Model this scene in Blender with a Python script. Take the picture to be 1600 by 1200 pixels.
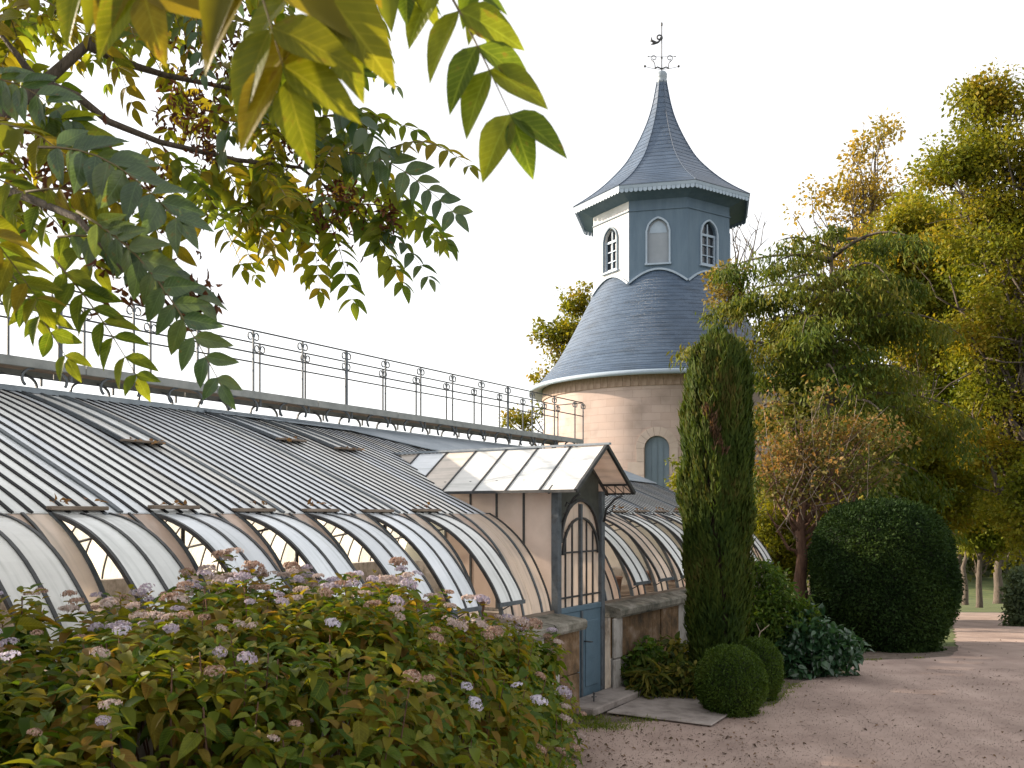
import bpy, math, random
import numpy as np
from mathutils import Vector, Matrix

for o in list(bpy.data.objects):
    bpy.data.objects.remove(o, do_unlink=True)
scene = bpy.context.scene
col = scene.collection
R = math.radians
pi = math.pi

# ------------------------------------------------------------------ camera
EYE = 1.9          # eye height above the gravel at the door
F = 1400.0         # focal length in photo pixels (1600 wide)
cam_d = bpy.data.cameras.new('camera')
cam = bpy.data.objects.new('camera', cam_d); col.objects.link(cam)
cam.location = (0, 0, EYE)
cam.rotation_euler = (R(90), 0, 0)
cam_d.sensor_width = 36.0
cam_d.lens = F / 1600.0 * 36.0
cam_d.shift_y = 203.0 / 1600.0      # rising front: uprights stay upright
cam_d.clip_start = 0.05
cam_d.clip_end = 2000
cam_d.dof.use_dof = True
cam_d.dof.focus_distance = 8.5
cam_d.dof.aperture_fstop = 10.0
scene.camera = cam

# ------------------------------------------------------------------ light
SUN_AZ = R(72)      # to the left of the view direction
SUN_EL = R(21)
sun_dir = Vector((-math.sin(SUN_AZ) * math.cos(SUN_EL), math.cos(SUN_AZ) * math.cos(SUN_EL), math.sin(SUN_EL)))
sun_d = bpy.data.lights.new('sun', 'SUN')
sun_d.energy = 5.0
sun_d.angle = R(0.6)
sun_d.color = (1.0, 0.84, 0.66)
sun = bpy.data.objects.new('sun', sun_d); col.objects.link(sun)
sun.location = (-20, 14, 20)
sun.rotation_euler = sun_dir.to_track_quat('Z', 'Y').to_euler()

world = bpy.data.worlds.new('World'); scene.world = world
world.use_nodes = True
wn = world.node_tree; wn.nodes.clear()
sky = wn.nodes.new('ShaderNodeTexSky'); sky.sky_type = 'NISHITA'
sky.sun_disc = False
sky.sun_elevation = SUN_EL
sky.sun_rotation = -SUN_AZ
sky.altitude = 0; sky.air_density = 1.0; sky.dust_density = 1.6; sky.ozone_density = 1.0
hs = wn.nodes.new('ShaderNodeHueSaturation'); hs.inputs['Saturation'].default_value = 0.32
bg = wn.nodes.new('ShaderNodeBackground'); bg.inputs['Strength'].default_value = 0.15
wo = wn.nodes.new('ShaderNodeOutputWorld')
wn.links.new(sky.outputs[0], hs.inputs['Color'])
veil = wn.nodes.new('ShaderNodeMix'); veil.data_type = 'RGBA'; veil.inputs[0].default_value = 0.55
veil.inputs[7].default_value = (4.95, 4.85, 4.75, 1)      # even bright high cloud over the whole sky
wn.links.new(hs.outputs[0], veil.inputs[6])
wn.links.new(veil.outputs[2], bg.inputs['Color'])
wn.links.new(bg.outputs[0], wo.inputs['Surface'])

scene.view_settings.view_transform = 'Standard'
scene.view_settings.look = 'None'
scene.view_settings.exposure = 1.12
scene.view_settings.gamma = 1.0
scene.view_settings.use_curve_mapping = False
scene.render.engine = 'CYCLES'
scene.cycles.max_bounces = 7
scene.cycles.diffuse_bounces = 3
scene.cycles.glossy_bounces = 2
scene.cycles.transmission_bounces = 5
scene.cycles.transparent_max_bounces = 8
scene.cycles.sample_clamp_indirect = 6
scene.cycles.use_denoising = True

# ------------------------------------------------------------------ terrain
def _sp(t, w):
    return w * np.log1p(np.exp(np.clip(t / w, -40, 40)))

def zt(y):
    y = np.asarray(y, dtype=float)
    z = -0.087 * _sp(y - 12.5, 1.6) + 0.075 * _sp(y - 78, 6.0)
    return z

def ztf(y):
    return float(zt(y))

def at(px, py, y):
    """point seen at photo pixel (px,py) at distance y in front of the eye"""
    return Vector(((px - 800.0) / F * y, y, EYE - (py - 803.0) / F * y))

def on_ground(px, py):
    lo, hi = 1.0, 200.0
    for _ in range(60):
        m = 0.5 * (lo + hi)
        if (EYE - ztf(m)) * F / m > py - 803.0: lo = m
        else: hi = m
    return Vector(((px - 800.0) / F * lo, lo, ztf(lo)))

# ------------------------------------------------------------------ object helpers
def tag(o, label=None, cat=None, group=None, kind=None):
    if label: o['label'] = label
    if cat: o['category'] = cat
    if group: o['group'] = group
    if kind: o['kind'] = kind
    return o

def link(name, me, mat=None, parent=None, loc=None):
    o = bpy.data.objects.new(name, me); col.objects.link(o)
    if mat is not None and me is not None and len(me.materials) == 0:
        for m in (mat if isinstance(mat, (list, tuple)) else [mat]):
            me.materials.append(m)
    if parent is not None: o.parent = parent
    if loc is not None: o.location = loc
    return o

def empty(name, loc=(0, 0, 0), rz=0.0):
    o = bpy.data.objects.new(name, None); col.objects.link(o)
    o.location = loc; o.rotation_euler = (0, 0, rz); o.empty_display_size = 0.2
    return o

class MB:
    """collects shapes for one mesh"""
    def __init__(self):
        self.v = []; self.f = []; self.mi = []; self.sm = []
    def add(self, vs, fs, mi=0, smooth=False):
        b = len(self.v)
        self.v += [tuple(p) for p in vs]
        for f in fs:
            self.f.append([i + b for i in f]); self.mi.append(mi); self.sm.append(smooth)
        return self
    def box(self, x0, x1, y0, y1, z0, z1, mi=0):
        vs = [(x0,y0,z0),(x1,y0,z0),(x1,y1,z0),(x0,y1,z0),(x0,y0,z1),(x1,y0,z1),(x1,y1,z1),(x0,y1,z1)]
        return self.add(vs, [(0,3,2,1),(4,5,6,7),(0,1,5,4),(1,2,6,5),(2,3,7,6),(3,0,4,7)], mi)
    def bbox(self, x0, x1, y0, y1, z0, z1, b=0.01, mi=0, jit=0.0, rng=None):
        """box with chamfered edges"""
        vs = []
        def j(): return (rng.uniform(-jit, jit) if rng else 0.0)
        for (x, sx) in ((x0, 1), (x1, -1)):
            for (y, sy) in ((y0, 1), (y1, -1)):
                for (z, sz) in ((z0, 1), (z1, -1)):
                    jx, jy, jz = j(), j(), j()
                    vs.append((x+jx, y+sy*b+jy, z+sz*b+jz)); vs.append((x+sx*b+jx, y+jy, z+sz*b+jz)); vs.append((x+sx*b+jx, y+sy*b+jy, z+jz))
        def I(ix, iy, iz, k): return (ix*4+iy*2+iz)*3+k
        fs = []
        for ix in (0, 1):
            fs.append([I(ix,0,0,0), I(ix,0,1,0), I(ix,1,1,0), I(ix,1,0,0)][::(1 if ix == 0 else -1)])
        for iy in (0, 1):
            fs.append([I(0,iy,0,1), I(1,iy,0,1), I(1,iy,1,1), I(0,iy,1,1)][::(1 if iy == 0 else -1)])
        for iz in (0, 1):
            fs.append([I(0,0,iz,2), I(0,1,iz,2), I(1,1,iz,2), I(1,0,iz,2)][::(1 if iz == 0 else -1)])
        for ix in (0, 1):
            for iy in (0, 1):
                f = [I(ix,iy,0,0), I(ix,iy,0,1), I(ix,iy,1,1), I(ix,iy,1,0)]
                fs.append(f[::(1 if ix == iy else -1)])
        for ix in (0, 1):
            for iz in (0, 1):
                f = [I(ix,0,iz,0), I(ix,1,iz,0), I(ix,1,iz,2), I(ix,0,iz,2)]
                fs.append(f[::(1 if ix == iz else -1)])
        for iy in (0, 1):
            for iz in (0, 1):
                f = [I(0,iy,iz,1), I(0,iy,iz,2), I(1,iy,iz,2), I(1,iy,iz,1)]
                fs.append(f[::(1 if iy == iz else -1)])
        for ix in (0, 1):
            for iy in (0, 1):
                for iz in (0, 1):
                    f = [I(ix,iy,iz,0), I(ix,iy,iz,1), I(ix,iy,iz,2)]
                    fs.append(f[::(1 if (ix+iy+iz) % 2 == 0 else -1)])
        return self.add(vs, fs, mi)
    def beam(self, p, q, w, h, up=(0, 0, 1), mi=0):
        p = Vector(p); q = Vector(q); t = (q - p).normalized()
        u = Vector(up); x = t.cross(u)
        if x.length < 1e-4: x = t.cross(Vector((1, 0, 0)))
        x.normalize(); z = x.cross(t).normalized()
        vs = []
        for c in (p, q):
            for (a, b) in ((-1,-1),(1,-1),(1,1),(-1,1)):
                vs.append(c + x*(a*w/2) + z*(b*h/2))
        return self.add(vs, [(0,1,2,3)[::-1],(4,5,6,7),(0,1,5,4),(1,2,6,5),(2,3,7,6),(3,0,4,7)], mi)
    def strip(self, pts, w, h, side, mi=0, up=None):
        """bar of width w (along side) and height h (normal to path) swept along pts"""
        pts = [Vector(p) for p in pts]; side = Vector(side).normalized()
        vs = []; n = len(pts)
        for i, p in enumerate(pts):
            t = (pts[min(i+1, n-1)] - pts[max(i-1, 0)]).normalized()
            nn = side.cross(t).normalized()
            for (a, b) in ((-1,-1),(1,-1),(1,1),(-1,1)):
                vs.append(p + side*(a*w/2) + nn*(b*h/2))
        fs = [(0,3,2,1), tuple((n-1)*4 + k for k in (0,1,2,3))]
        for i in range(n-1):
            for k in range(4):
                a = i*4+k; b = i*4+(k+1) % 4
                fs.append((a, b, b+4, a+4))
        return self.add(vs, fs, mi)
    def tube(self, pts, rads, n=6, mi=0, smooth=True):
        pts = [Vector(p) for p in pts]; m = len(pts)
        if not isinstance(rads, (list, tuple)): rads = [rads]*m
        vs = []; x = None
        for i, p in enumerate(pts):
            t = (pts[min(i+1, m-1)] - pts[max(i-1, 0)])
            t = t.normalized() if t.length > 1e-9 else Vector((0, 0, 1))
            if x is None:
                x = t.orthogonal().normalized()
            else:
                x = (x - t * x.dot(t))
                x = x.normalized() if x.length > 1e-6 else t.orthogonal().normalized()
            y = t.cross(x)
            for k in range(n):
                a = 2*pi*k/n
                vs.append(p + (x*math.cos(a) + y*math.sin(a))*rads[i])
        fs = []
        for i in range(m-1):
            for k in range(n):
                a = i*n+k; b = i*n+(k+1) % n
                fs.append((a, b, b+n, a+n))
        fs.append(tuple(range(n))[::-1]); fs.append(tuple((m-1)*n+k for k in range(n)))
        return self.add(vs, fs, mi, smooth)
    def lathe(self, prof, n=24, c=(0, 0), a0=0.0, mi=0, smooth=True):
        vs = []
        for (r, z) in prof:
            for k in range(n):
                a = a0 + 2*pi*k/n
                vs.append((c[0]+r*math.cos(a), c[1]+r*math.sin(a), z))
        fs = []
        for i in range(len(prof)-1):
            for k in range(n):
                a = i*n+k; b = i*n+(k+1) % n
                fs.append((a, b, b+n, a+n))
        return self.add(vs, fs, mi, smooth)
    def ball(self, c, r, n=8, mi=0, sx=1, sy=1, sz=1):
        vs = []; fs = []; m = max(4, n//2+1)
        for i in range(m):
            t = pi*i/(m-1)
            for k in range(n):
                a = 2*pi*k/n
                vs.append((c[0]+sx*r*math.sin(t)*math.cos(a), c[1]+sy*r*math.sin(t)*math.sin(a), c[2]-sz*r*math.cos(t)))
        for i in range(m-1):
            for k in range(n):
                a = i*n+k; b = i*n+(k+1) % n
                fs.append((a, b, b+n, a+n))
        return self.add(vs, fs, mi, True)
    def mesh(self, name):
        me = bpy.data.meshes.new(name)
        me.from_pydata(self.v, [], self.f)
        me.polygons.foreach_set('material_index', self.mi)
        me.polygons.foreach_set('use_smooth', self.sm)
        me.update()
        return me
    def build(self, name, mat, parent=None, loc=None):
        return link(name, self.mesh(name), mat, parent, loc)

def np_mesh(name, V, Fc, smooth=False):
    """mesh from numpy verts (n,3) and faces (m,k)"""
    me = bpy.data.meshes.new(name)
    V = np.ascontiguousarray(V, dtype=np.float32); Fc = np.ascontiguousarray(Fc, dtype=np.int32)
    m, k = Fc.shape
    me.vertices.add(len(V)); me.vertices.foreach_set('co', V.ravel())
    me.loops.add(m*k); me.loops.foreach_set('vertex_index', Fc.ravel())
    me.polygons.add(m)
    me.polygons.foreach_set('loop_start', np.arange(0, m*k, k, dtype=np.int32))
    if smooth: me.polygons.foreach_set('use_smooth', np.ones(m, dtype=bool))
    me.update(calc_edges=True)
    return me

def unit(a):
    return a / np.maximum(np.linalg.norm(a, axis=-1, keepdims=True), 1e-9)

def frames(T, N, L, W, H=None):
    """(n,3,3) matrices: columns side*W, along*L, normal*H"""
    T = unit(T); X = unit(np.cross(T, N)); Z = np.cross(X, T)
    L = np.broadcast_to(L, (len(T),)); W = np.broadcast_to(W, (len(T),))
    H = L if H is None else np.broadcast_to(H, (len(T),))
    return np.stack([X*W[:, None], T*L[:, None], Z*H[:, None]], axis=2)

def scatter(protoV, protoF, M, P):
    V = np.einsum('nij,kj->nki', M, protoV) + P[:, None, :]
    n, k = len(P), len(protoV)
    Fc = protoF[None, :, :] + (np.arange(n)*k)[:, None, None]
    return V.reshape(-1, 3), Fc.reshape(-1, protoF.shape[1])

def leaf_proto(n=4, shape='ovate', fold=0.25, curl=-0.25):
    """unit leaf along +y, half width 0.5; triangles"""
    V = []; Fc = []
    def w(t):
        if shape == 'ovate': return 0.5*math.sin(pi*min(1, t**0.72))**0.85 if 0 < t < 1 else 0.0
        if shape == 'lance': return 0.5*math.sin(pi*t**0.85)**1.1 if 0 < t < 1 else 0.0
        if shape == 'acute':      # broad below the middle, drawn out to a point
            if t <= 0 or t >= 1: return 0.0
            return 0.5*min(1.0, (t/0.34)**0.55)*(1 if t < 0.34 else max(0.0, 1-((t-0.34)/0.66)**1.7)**0.95)
        return 0.5*math.sin(pi*t)
    rows = []
    for j in range(n+1):
        t = j/n; z = curl*t*t
        ww = w(t)
        if ww < 1e-6:
            V.append((0, t, z)); rows.append((len(V)-1,))
        else:
            b = len(V)
            V += [(-ww, t, z+fold*ww), (0, t, z), (ww, t, z+fold*ww)]
            rows.append((b, b+1, b+2))
    for j in range(n):
        a, b = rows[j], rows[j+1]
        if len(a) == 1 and len(b) == 3: Fc += [(a[0], b[1], b[0]), (a[0], b[2], b[1])]
        elif len(a) == 3 and len(b) == 1: Fc += [(a[0], a[1], b[0]), (a[1], a[2], b[0])]
        else: Fc += [(a[0], a[1], b[1]), (a[0], b[1], b[0]), (a[1], a[2], b[2]), (a[1], b[2], b[1])]
    return np.array(V, dtype=float), np.array(Fc, dtype=int)

QUAD_V = np.array([(0, 0, 0), (0.5, 0.45, 0.08), (0, 1, -0.06), (-0.5, 0.45, 0.08)], dtype=float)
QUAD_F = np.array([(0, 1, 2, 3)], dtype=int)

# ------------------------------------------------------------------ materials
def nmat(name):
    m = bpy.data.materials.new(name); m.use_nodes = True
    nt = m.node_tree; nt.nodes.clear()
    out = nt.nodes.new('ShaderNodeOutputMaterial')
    return m, nt, out

def N(nt, typ, **kw):
    n = nt.nodes.new(typ)
    for k, v in kw.items():
        if hasattr(n, k) and k not in ('Scale', 'Detail'): setattr(n, k, v)
        else: n.inputs[k].default_value = v
    return n

def ramp(nt, fac, stops, interp='LINEAR'):
    r = nt.nodes.new('ShaderNodeValToRGB'); r.color_ramp.interpolation = interp
    el = r.color_ramp.elements
    while len(el) < len(stops): el.new(0.5)
    for e, (p, c) in zip(el, stops):
        e.position = p; e.color = (*c, 1) if len(c) == 3 else c
    nt.links.new(fac, r.inputs[0])
    return r

def surf(name, c1, c2, scale=4.0, rough=0.7, bump=0.2, bscale=40.0, c3=None, metal=0.0, spec=0.5, stretch=None, bdist=0.01, detail=6.0, band=None):
    """two/three tone noise-varied surface with fine relief"""
    m, nt, out = nmat(name)
    tc = nt.nodes.new('ShaderNodeTexCoord'); mp = nt.nodes.new('ShaderNodeMapping')
    nt.links.new(tc.outputs['Object'], mp.inputs['Vector'])
    if stretch: mp.inputs['Scale'].default_value = stretch
    n1 = N(nt, 'ShaderNodeTexNoise'); n1.inputs['Scale'].default_value = scale; n1.inputs['Detail'].default_value = detail; n1.inputs['Roughness'].default_value = 0.65
    nt.links.new(mp.outputs[0], n1.inputs['Vector'])
    stops = [(0.32, c1), (0.68, c2)] if c3 is None else [(0.3, c1), (0.52, c2), (0.72, c3)]
    rp = ramp(nt, n1.outputs[0], stops)
    colout = rp.outputs[0]
    if band:
        mb_ = nt.nodes.new('ShaderNodeMapping'); mb_.inputs['Scale'].default_value = band; mb_.inputs['Rotation'].default_value = (0, 0, 0.45)
        nt.links.new(tc.outputs['Object'], mb_.inputs['Vector'])
        nb_ = N(nt, 'ShaderNodeTexNoise'); nb_.inputs['Scale'].default_value = 1.0; nb_.inputs['Detail'].default_value = 3
        nt.links.new(mb_.outputs[0], nb_.inputs['Vector'])
        rb_ = ramp(nt, nb_.outputs[0], [(0.35, (0.80, 0.79, 0.78)), (0.62, (1.06, 1.06, 1.05))])
        mxb = N(nt, 'ShaderNodeMix', data_type='RGBA', blend_type='MULTIPLY'); mxb.inputs[0].default_value = 1.0
        nt.links.new(colout, mxb.inputs[6]); nt.links.new(rb_.outputs[0], mxb.inputs[7]); colout = mxb.outputs[2]
    n2 = N(nt, 'ShaderNodeTexNoise'); n2.inputs['Scale'].default_value = bscale; n2.inputs['Detail'].default_value = 4
    nt.links.new(mp.outputs[0], n2.inputs['Vector'])
    bp = nt.nodes.new('ShaderNodeBump'); bp.inputs['Strength'].default_value = bump; bp.inputs['Distance'].default_value = bdist
    nt.links.new(n2.outputs[0], bp.inputs['Height'])
    p = nt.nodes.new('ShaderNodeBsdfPrincipled')
    nt.links.new(colout, p.inputs['Base Color']); nt.links.new(bp.outputs[0], p.inputs['Normal'])
    p.inputs['Roughness'].default_value = rough; p.inputs['Metallic'].default_value = metal
    p.inputs['Specular IOR Level'].default_value = spec
    nt.links.new(p.outputs[0], out.inputs['Surface'])
    return m

def leafmat(name, cols, trans=0.4, rough=0.55, spec=0.12, tboost=2.2, nscale=0.0, tcol=None, veins=False):
    """leaf: per-leaf colour, part of the light passes through"""
    m, nt, out = nmat(name)
    g = nt.nodes.new('ShaderNodeNewGeometry')
    fac = g.outputs['Random Per Island']
    oi = nt.nodes.new('ShaderNodeObjectInfo')
    ad = N(nt, 'ShaderNodeMath', operation='ADD'); nt.links.new(fac, ad.inputs[0]); nt.links.new(oi.outputs['Random'], ad.inputs[1])
    fr = N(nt, 'ShaderNodeMath', operation='FRACT'); nt.links.new(ad.outputs[0], fr.inputs[0]); fac = fr.outputs[0]
    if nscale > 0:
        tc = nt.nodes.new('ShaderNodeTexCoord')
        nz = N(nt, 'ShaderNodeTexNoise'); nz.inputs['Scale'].default_value = nscale; nz.inputs['Detail'].default_value = 2
        nt.links.new(tc.outputs['Object'], nz.inputs['Vector'])
        mr = N(nt, 'ShaderNodeMapRange'); mr.inputs[1].default_value = 0.3; mr.inputs[2].default_value = 0.7
        nt.links.new(nz.outputs[0], mr.inputs[0])
        mx = N(nt, 'ShaderNodeMix', data_type='FLOAT'); mx.inputs[0].default_value = 0.6
        nt.links.new(fac, mx.inputs[2]); nt.links.new(mr.outputs[0], mx.inputs[3]); fac = mx.outputs[0]
    k = len(cols)
    rp = ramp(nt, fac, [((i + 0.5)/k if k > 1 else 0, c) for i, c in enumerate(cols)])
    p = nt.nodes.new('ShaderNodeBsdfPrincipled')
    p.inputs['Roughness'].default_value = rough; p.inputs['Specular IOR Level'].default_value = spec
    if veins:
        def mth(op, a, b=None):
            q = N(nt, 'ShaderNodeMath', operation=op)
            for i_, v_ in enumerate((a, b)):
                if v_ is None: continue
                if isinstance(v_, (int, float)): q.inputs[i_].default_value = v_
                else: nt.links.new(v_, q.inputs[i_])
            return q.outputs[0]
        def mrange(v, a, b, c_, d_):
            q = N(nt, 'ShaderNodeMapRange'); nt.links.new(v, q.inputs[0])
            for i_, v_ in enumerate((a, b, c_, d_)): q.inputs[i_+1].default_value = v_
            return q.outputs[0]
        tcv = nt.nodes.new('ShaderNodeTexCoord'); sx_ = nt.nodes.new('ShaderNodeSeparateXYZ'); nt.links.new(tcv.outputs['Object'], sx_.inputs[0])
        axx = mth('ABSOLUTE', sx_.outputs[0])
        side = mrange(mth('SINE', mth('MULTIPLY', mth('SUBTRACT', sx_.outputs[1], mth('MULTIPLY', axx, 0.55)), 62.0)), 0.72, 1.0, 0.0, 0.55)
        mid = mrange(axx, 0.012, 0.03, 1.0, 0.0)
        vn = mth('MAXIMUM', side, mid)
        nz1 = N(nt, 'ShaderNodeTexNoise'); nz1.inputs['Scale'].default_value = 3.2; nz1.inputs['Detail'].default_value = 5
        av_ = N(nt, 'ShaderNodeVectorMath', operation='ADD'); cm_ = N(nt, 'ShaderNodeCombineXYZ')
        nt.links.new(mth('MULTIPLY', oi.outputs['Random'], 50.0), cm_.inputs[0]); nt.links.new(tcv.outputs['Object'], av_.inputs[0]); nt.links.new(cm_.outputs[0], av_.inputs[1])
        nt.links.new(av_.outputs[0], nz1.inputs['Vector'])
        m1 = N(nt, 'ShaderNodeMix', data_type='RGBA'); nt.links.new(mth('MULTIPLY', vn, 0.45), m1.inputs[0]); nt.links.new(rp.outputs[0], m1.inputs[6]); m1.inputs[7].default_value = (*[min(1, c_*1.9+0.02) for c_ in cols[len(cols)//2]], 1)
        m2 = N(nt, 'ShaderNodeMix', data_type='RGBA'); nt.links.new(mrange(nz1.outputs[0], 0.62, 0.72, 0.0, 0.75), m2.inputs[0]); nt.links.new(m1.outputs[2], m2.inputs[6]); m2.inputs[7].default_value = (0.12, 0.07, 0.02, 1)
        tone = ramp(nt, nz1.outputs[0], [(0.25, (0.72, 0.72, 0.72)), (0.6, (1.15, 1.12, 1.05))])
        m3 = N(nt, 'ShaderNodeMix', data_type='RGBA', blend_type='MULTIPLY'); m3.inputs[0].default_value = 1.0; nt.links.new(m2.outputs[2], m3.inputs[6]); nt.links.new(tone.outputs[0], m3.inputs[7])
        class _R: outputs = [m3.outputs[2]]
        rp = _R
        bpv = nt.nodes.new('ShaderNodeBump'); bpv.inputs['Strength'].default_value = 0.35; bpv.inputs['Distance'].default_value = 0.004; bpv.invert = True
        nt.links.new(vn, bpv.inputs['Height']); nt.links.new(bpv.outputs[0], p.inputs['Normal'])
    nt.links.new(rp.outputs[0], p.inputs['Base Color'])
    t = nt.nodes.new('ShaderNodeBsdfTranslucent')
    ml = N(nt, 'ShaderNodeMix', data_type='RGBA', blend_type='MULTIPLY'); ml.inputs[0].default_value = 1.0
    nt.links.new(rp.outputs[0], ml.inputs[6])
    b = tcol or (tboost*1.1, tboost, tboost*0.45)
    ml.inputs[7].default_value = (b[0], b[1], b[2], 1); ml.clamp_result = False
    nt.links.new(ml.outputs[2], t.inputs['Color'])
    mxs = nt.nodes.new('ShaderNodeMixShader'); mxs.inputs[0].default_value = trans
    nt.links.new(p.outputs[0], mxs.inputs[1]); nt.links.new(t.outputs[0], mxs.inputs[2])
    nt.links.new(mxs.outputs[0], out.inputs['Surface'])
    return m

def glassmat(name, c1, c2, trans=0.45, clear=0.08, rough=0.22, scale=3.0):
    """whitewashed old glass: limewash passes diffuse light, a little clear view, glossy outside"""
    m, nt, out = nmat(name)
    tc = nt.nodes.new('ShaderNodeTexCoord')
    oi = nt.nodes.new('ShaderNodeObjectInfo')
    av = N(nt, 'ShaderNodeVectorMath', operation='ADD'); 
    cm = N(nt, 'ShaderNodeCombineXYZ'); ml = N(nt, 'ShaderNodeMath', operation='MULTIPLY'); ml.inputs[1].default_value = 37.0
    nt.links.new(oi.outputs['Random'], ml.inputs[0]); nt.links.new(ml.outputs[0], cm.inputs[0])
    nt.links.new(tc.outputs['Object'], av.inputs[0]); nt.links.new(cm.outputs[0], av.inputs[1])
    n1 = N(nt, 'ShaderNodeTexNoise'); n1.inputs['Scale'].default_value = scale; n1.inputs['Detail'].default_value = 7; n1.inputs['Roughness'].default_value = 0.7
    nt.links.new(av.outputs[0], n1.inputs['Vector'])
    rp0 = ramp(nt, n1.outputs[0], [(0.3, c1), (0.65, c2)])
    mpg = nt.nodes.new('ShaderNodeMapping'); mpg.inputs['Scale'].default_value = (26, 1.4, 1.4); nt.links.new(av.outputs[0], mpg.inputs['Vector'])
    ng = N(nt, 'ShaderNodeTexNoise'); ng.inputs['Scale'].default_value = 1.0; ng.inputs['Detail'].default_value = 5; nt.links.new(mpg.outputs[0], ng.inputs['Vector'])
    gr = ramp(nt, ng.outputs[0], [(0.30, (0.80, 0.81, 0.80)), (0.5, (1.0, 1.0, 1.0))])
    rp = N(nt, 'ShaderNodeMix', data_type='RGBA', blend_type='MULTIPLY'); rp.inputs[0].default_value = 1.0
    nt.links.new(rp0.outputs[0], rp.inputs[6]); nt.links.new(gr.outputs[0], rp.inputs[7])
    # each pane a touch lighter or darker
    mr = N(nt, 'ShaderNodeMapRange'); mr.inputs[3].default_value = 0.82; mr.inputs[4].default_value = 1.06
    nt.links.new(oi.outputs['Random'], mr.inputs[0])
    mm = N(nt, 'ShaderNodeMix', data_type='RGBA', blend_type='MULTIPLY'); mm.inputs[0].default_value = 1
    cc = N(nt, 'ShaderNodeCombineColor')
    for i in range(3): nt.links.new(mr.outputs[0], cc.inputs[i])
    nt.links.new(rp.outputs[2], mm.inputs[6]); nt.links.new(cc.outputs[0], mm.inputs[7])
    p = nt.nodes.new('ShaderNodeBsdfPrincipled'); p.inputs['Roughness'].default_value = rough
    nt.links.new(mm.outputs[2], p.inputs['Base Color'])
    wav = N(nt, 'ShaderNodeTexNoise'); wav.inputs['Scale'].default_value = 6; nt.links.new(av.outputs[0], wav.inputs['Vector'])
    bp = nt.nodes.new('ShaderNodeBump'); bp.inputs['Strength'].default_value = 0.15; bp.inputs['Distance'].default_value = 0.01
    nt.links.new(wav.outputs[0], bp.inputs['Height']); nt.links.new(bp.outputs[0], p.inputs['Normal'])
    t = nt.nodes.new('ShaderNodeBsdfTranslucent'); nt.links.new(mm.outputs[2], t.inputs['Color'])
    a = nt.nodes.new('ShaderNodeMixShader'); a.inputs[0].default_value = trans
    nt.links.new(p.outputs[0], a.inputs[1]); nt.links.new(t.outputs[0], a.inputs[2])
    tr = nt.nodes.new('ShaderNodeBsdfTransparent')
    b = nt.nodes.new('ShaderNodeMixShader'); b.inputs[0].default_value = clear
    nt.links.new(a.outputs[0], b.inputs[1]); nt.links.new(tr.outputs[0], b.inputs[2])
    nt.links.new(b.outputs[0], out.inputs['Surface'])
    return m
# ------------------------------------------------------------------ ground and path
rows = sorted(set([float(a) for a in range(-8, 8)] + [8 + 0.25*i for i in range(60)] + [23 + 1.0*i for i in range(12)] + [35 + 3*i for i in range(26)] + [116, 130, 150, 180, 220, 280, 400]))
M_ground = surf('turf_and_earth', (0.030, 0.045, 0.012), (0.075, 0.10, 0.022), scale=0.7, rough=0.95, bump=0.6, bscale=30, c3=(0.12, 0.11, 0.045), bdist=0.03)
M_gravel = surf('pink_gravel', (0.225, 0.158, 0.132), (0.325, 0.24, 0.203), scale=1.3, rough=0.95, bump=0.7, bscale=130, c3=(0.39, 0.295, 0.25), bdist=0.012, detail=12, band=(2.0, 0.22, 1.0))
M_soil = surf('dark_leafy_soil', (0.045, 0.032, 0.022), (0.13, 0.098, 0.075), scale=9, rough=0.95, bump=0.9, bscale=60, c3=(0.19, 0.15, 0.12), bdist=0.02, detail=12)

def sheet(name, xl, xr, ys, nx, mat, dz=0.0, jag=0.0, seed=1):
    rng = random.Random(seed)
    vs = []; fs = []
    for y in ys:
        a = xl(y) + rng.uniform(-jag, jag); b = xr(y) + rng.uniform(-jag, jag)
        for i in range(nx+1):
            vs.append((a + (b-a)*i/nx, y, ztf(y) + dz))
    for j in range(len(ys)-1):
        for i in range(nx):
            a = j*(nx+1)+i
            fs.append((a, a+1, a+nx+2, a+nx+1))
    o = MB().add(vs, fs).build(name, mat)
    tag(o, kind='structure')
    return o

def lerp_tab(tab):
    xs = [t[0] for t in tab]; vs = [t[1] for t in tab]
    return lambda y: float(np.interp(y, xs, vs))

sheet('ground', lambda y: -220.0, lambda y: 320.0, rows, 6, M_ground)
XL = lerp_tab([(-8, 0.3), (2, 0.1), (5, -0.2), (6.6, 0.1), (7.8, 0.2), (8.15, 0.9), (8.4, 2.2), (9.2, 2.75), (10.15, 3.2), (10.9, 3.95), (11.9, 4.3), (12.4, 6.1), (13.5, 6.7), (24, 11.8), (35, 16.6)])
XR = lerp_tab([(-8, 3.6), (5.5, 3.55), (6.7, 3.9), (7.7, 4.6), (9, 6.4), (12, 8.9), (20, 12.6), (24, 14.2), (35, 22)])
sheet('path', XL, XR, [y for y in rows if y <= 35], 8, M_gravel, 0.012, 0.05, 3)
sheet('flower_bed', lambda y: -1.5, lambda y: XL(y) + 0.12, [y for y in rows if 1 <= y <= 14], 6, M_soil, 0.006, 0.04, 4)

# ------------------------------------------------------------------ greenhouse
TH = math.atan2(900.0, F)
S0, D0 = 7.0, 8.05
ux, uy = math.sin(TH), math.cos(TH)
gh = empty('greenhouse', (S0*ux - D0*uy, S0*uy + D0*ux, 0.0), pi/2 - TH)
tag(gh, 'long vaulted greenhouse of whitewashed glass strips with rooftop walkway and glazed porch', 'greenhouse')
def g(s, d, z): return (s - S0, d - D0, z)
def gw(s, d, z): return Vector((s*ux - d*uy, s*uy + d*ux, z))

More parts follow.
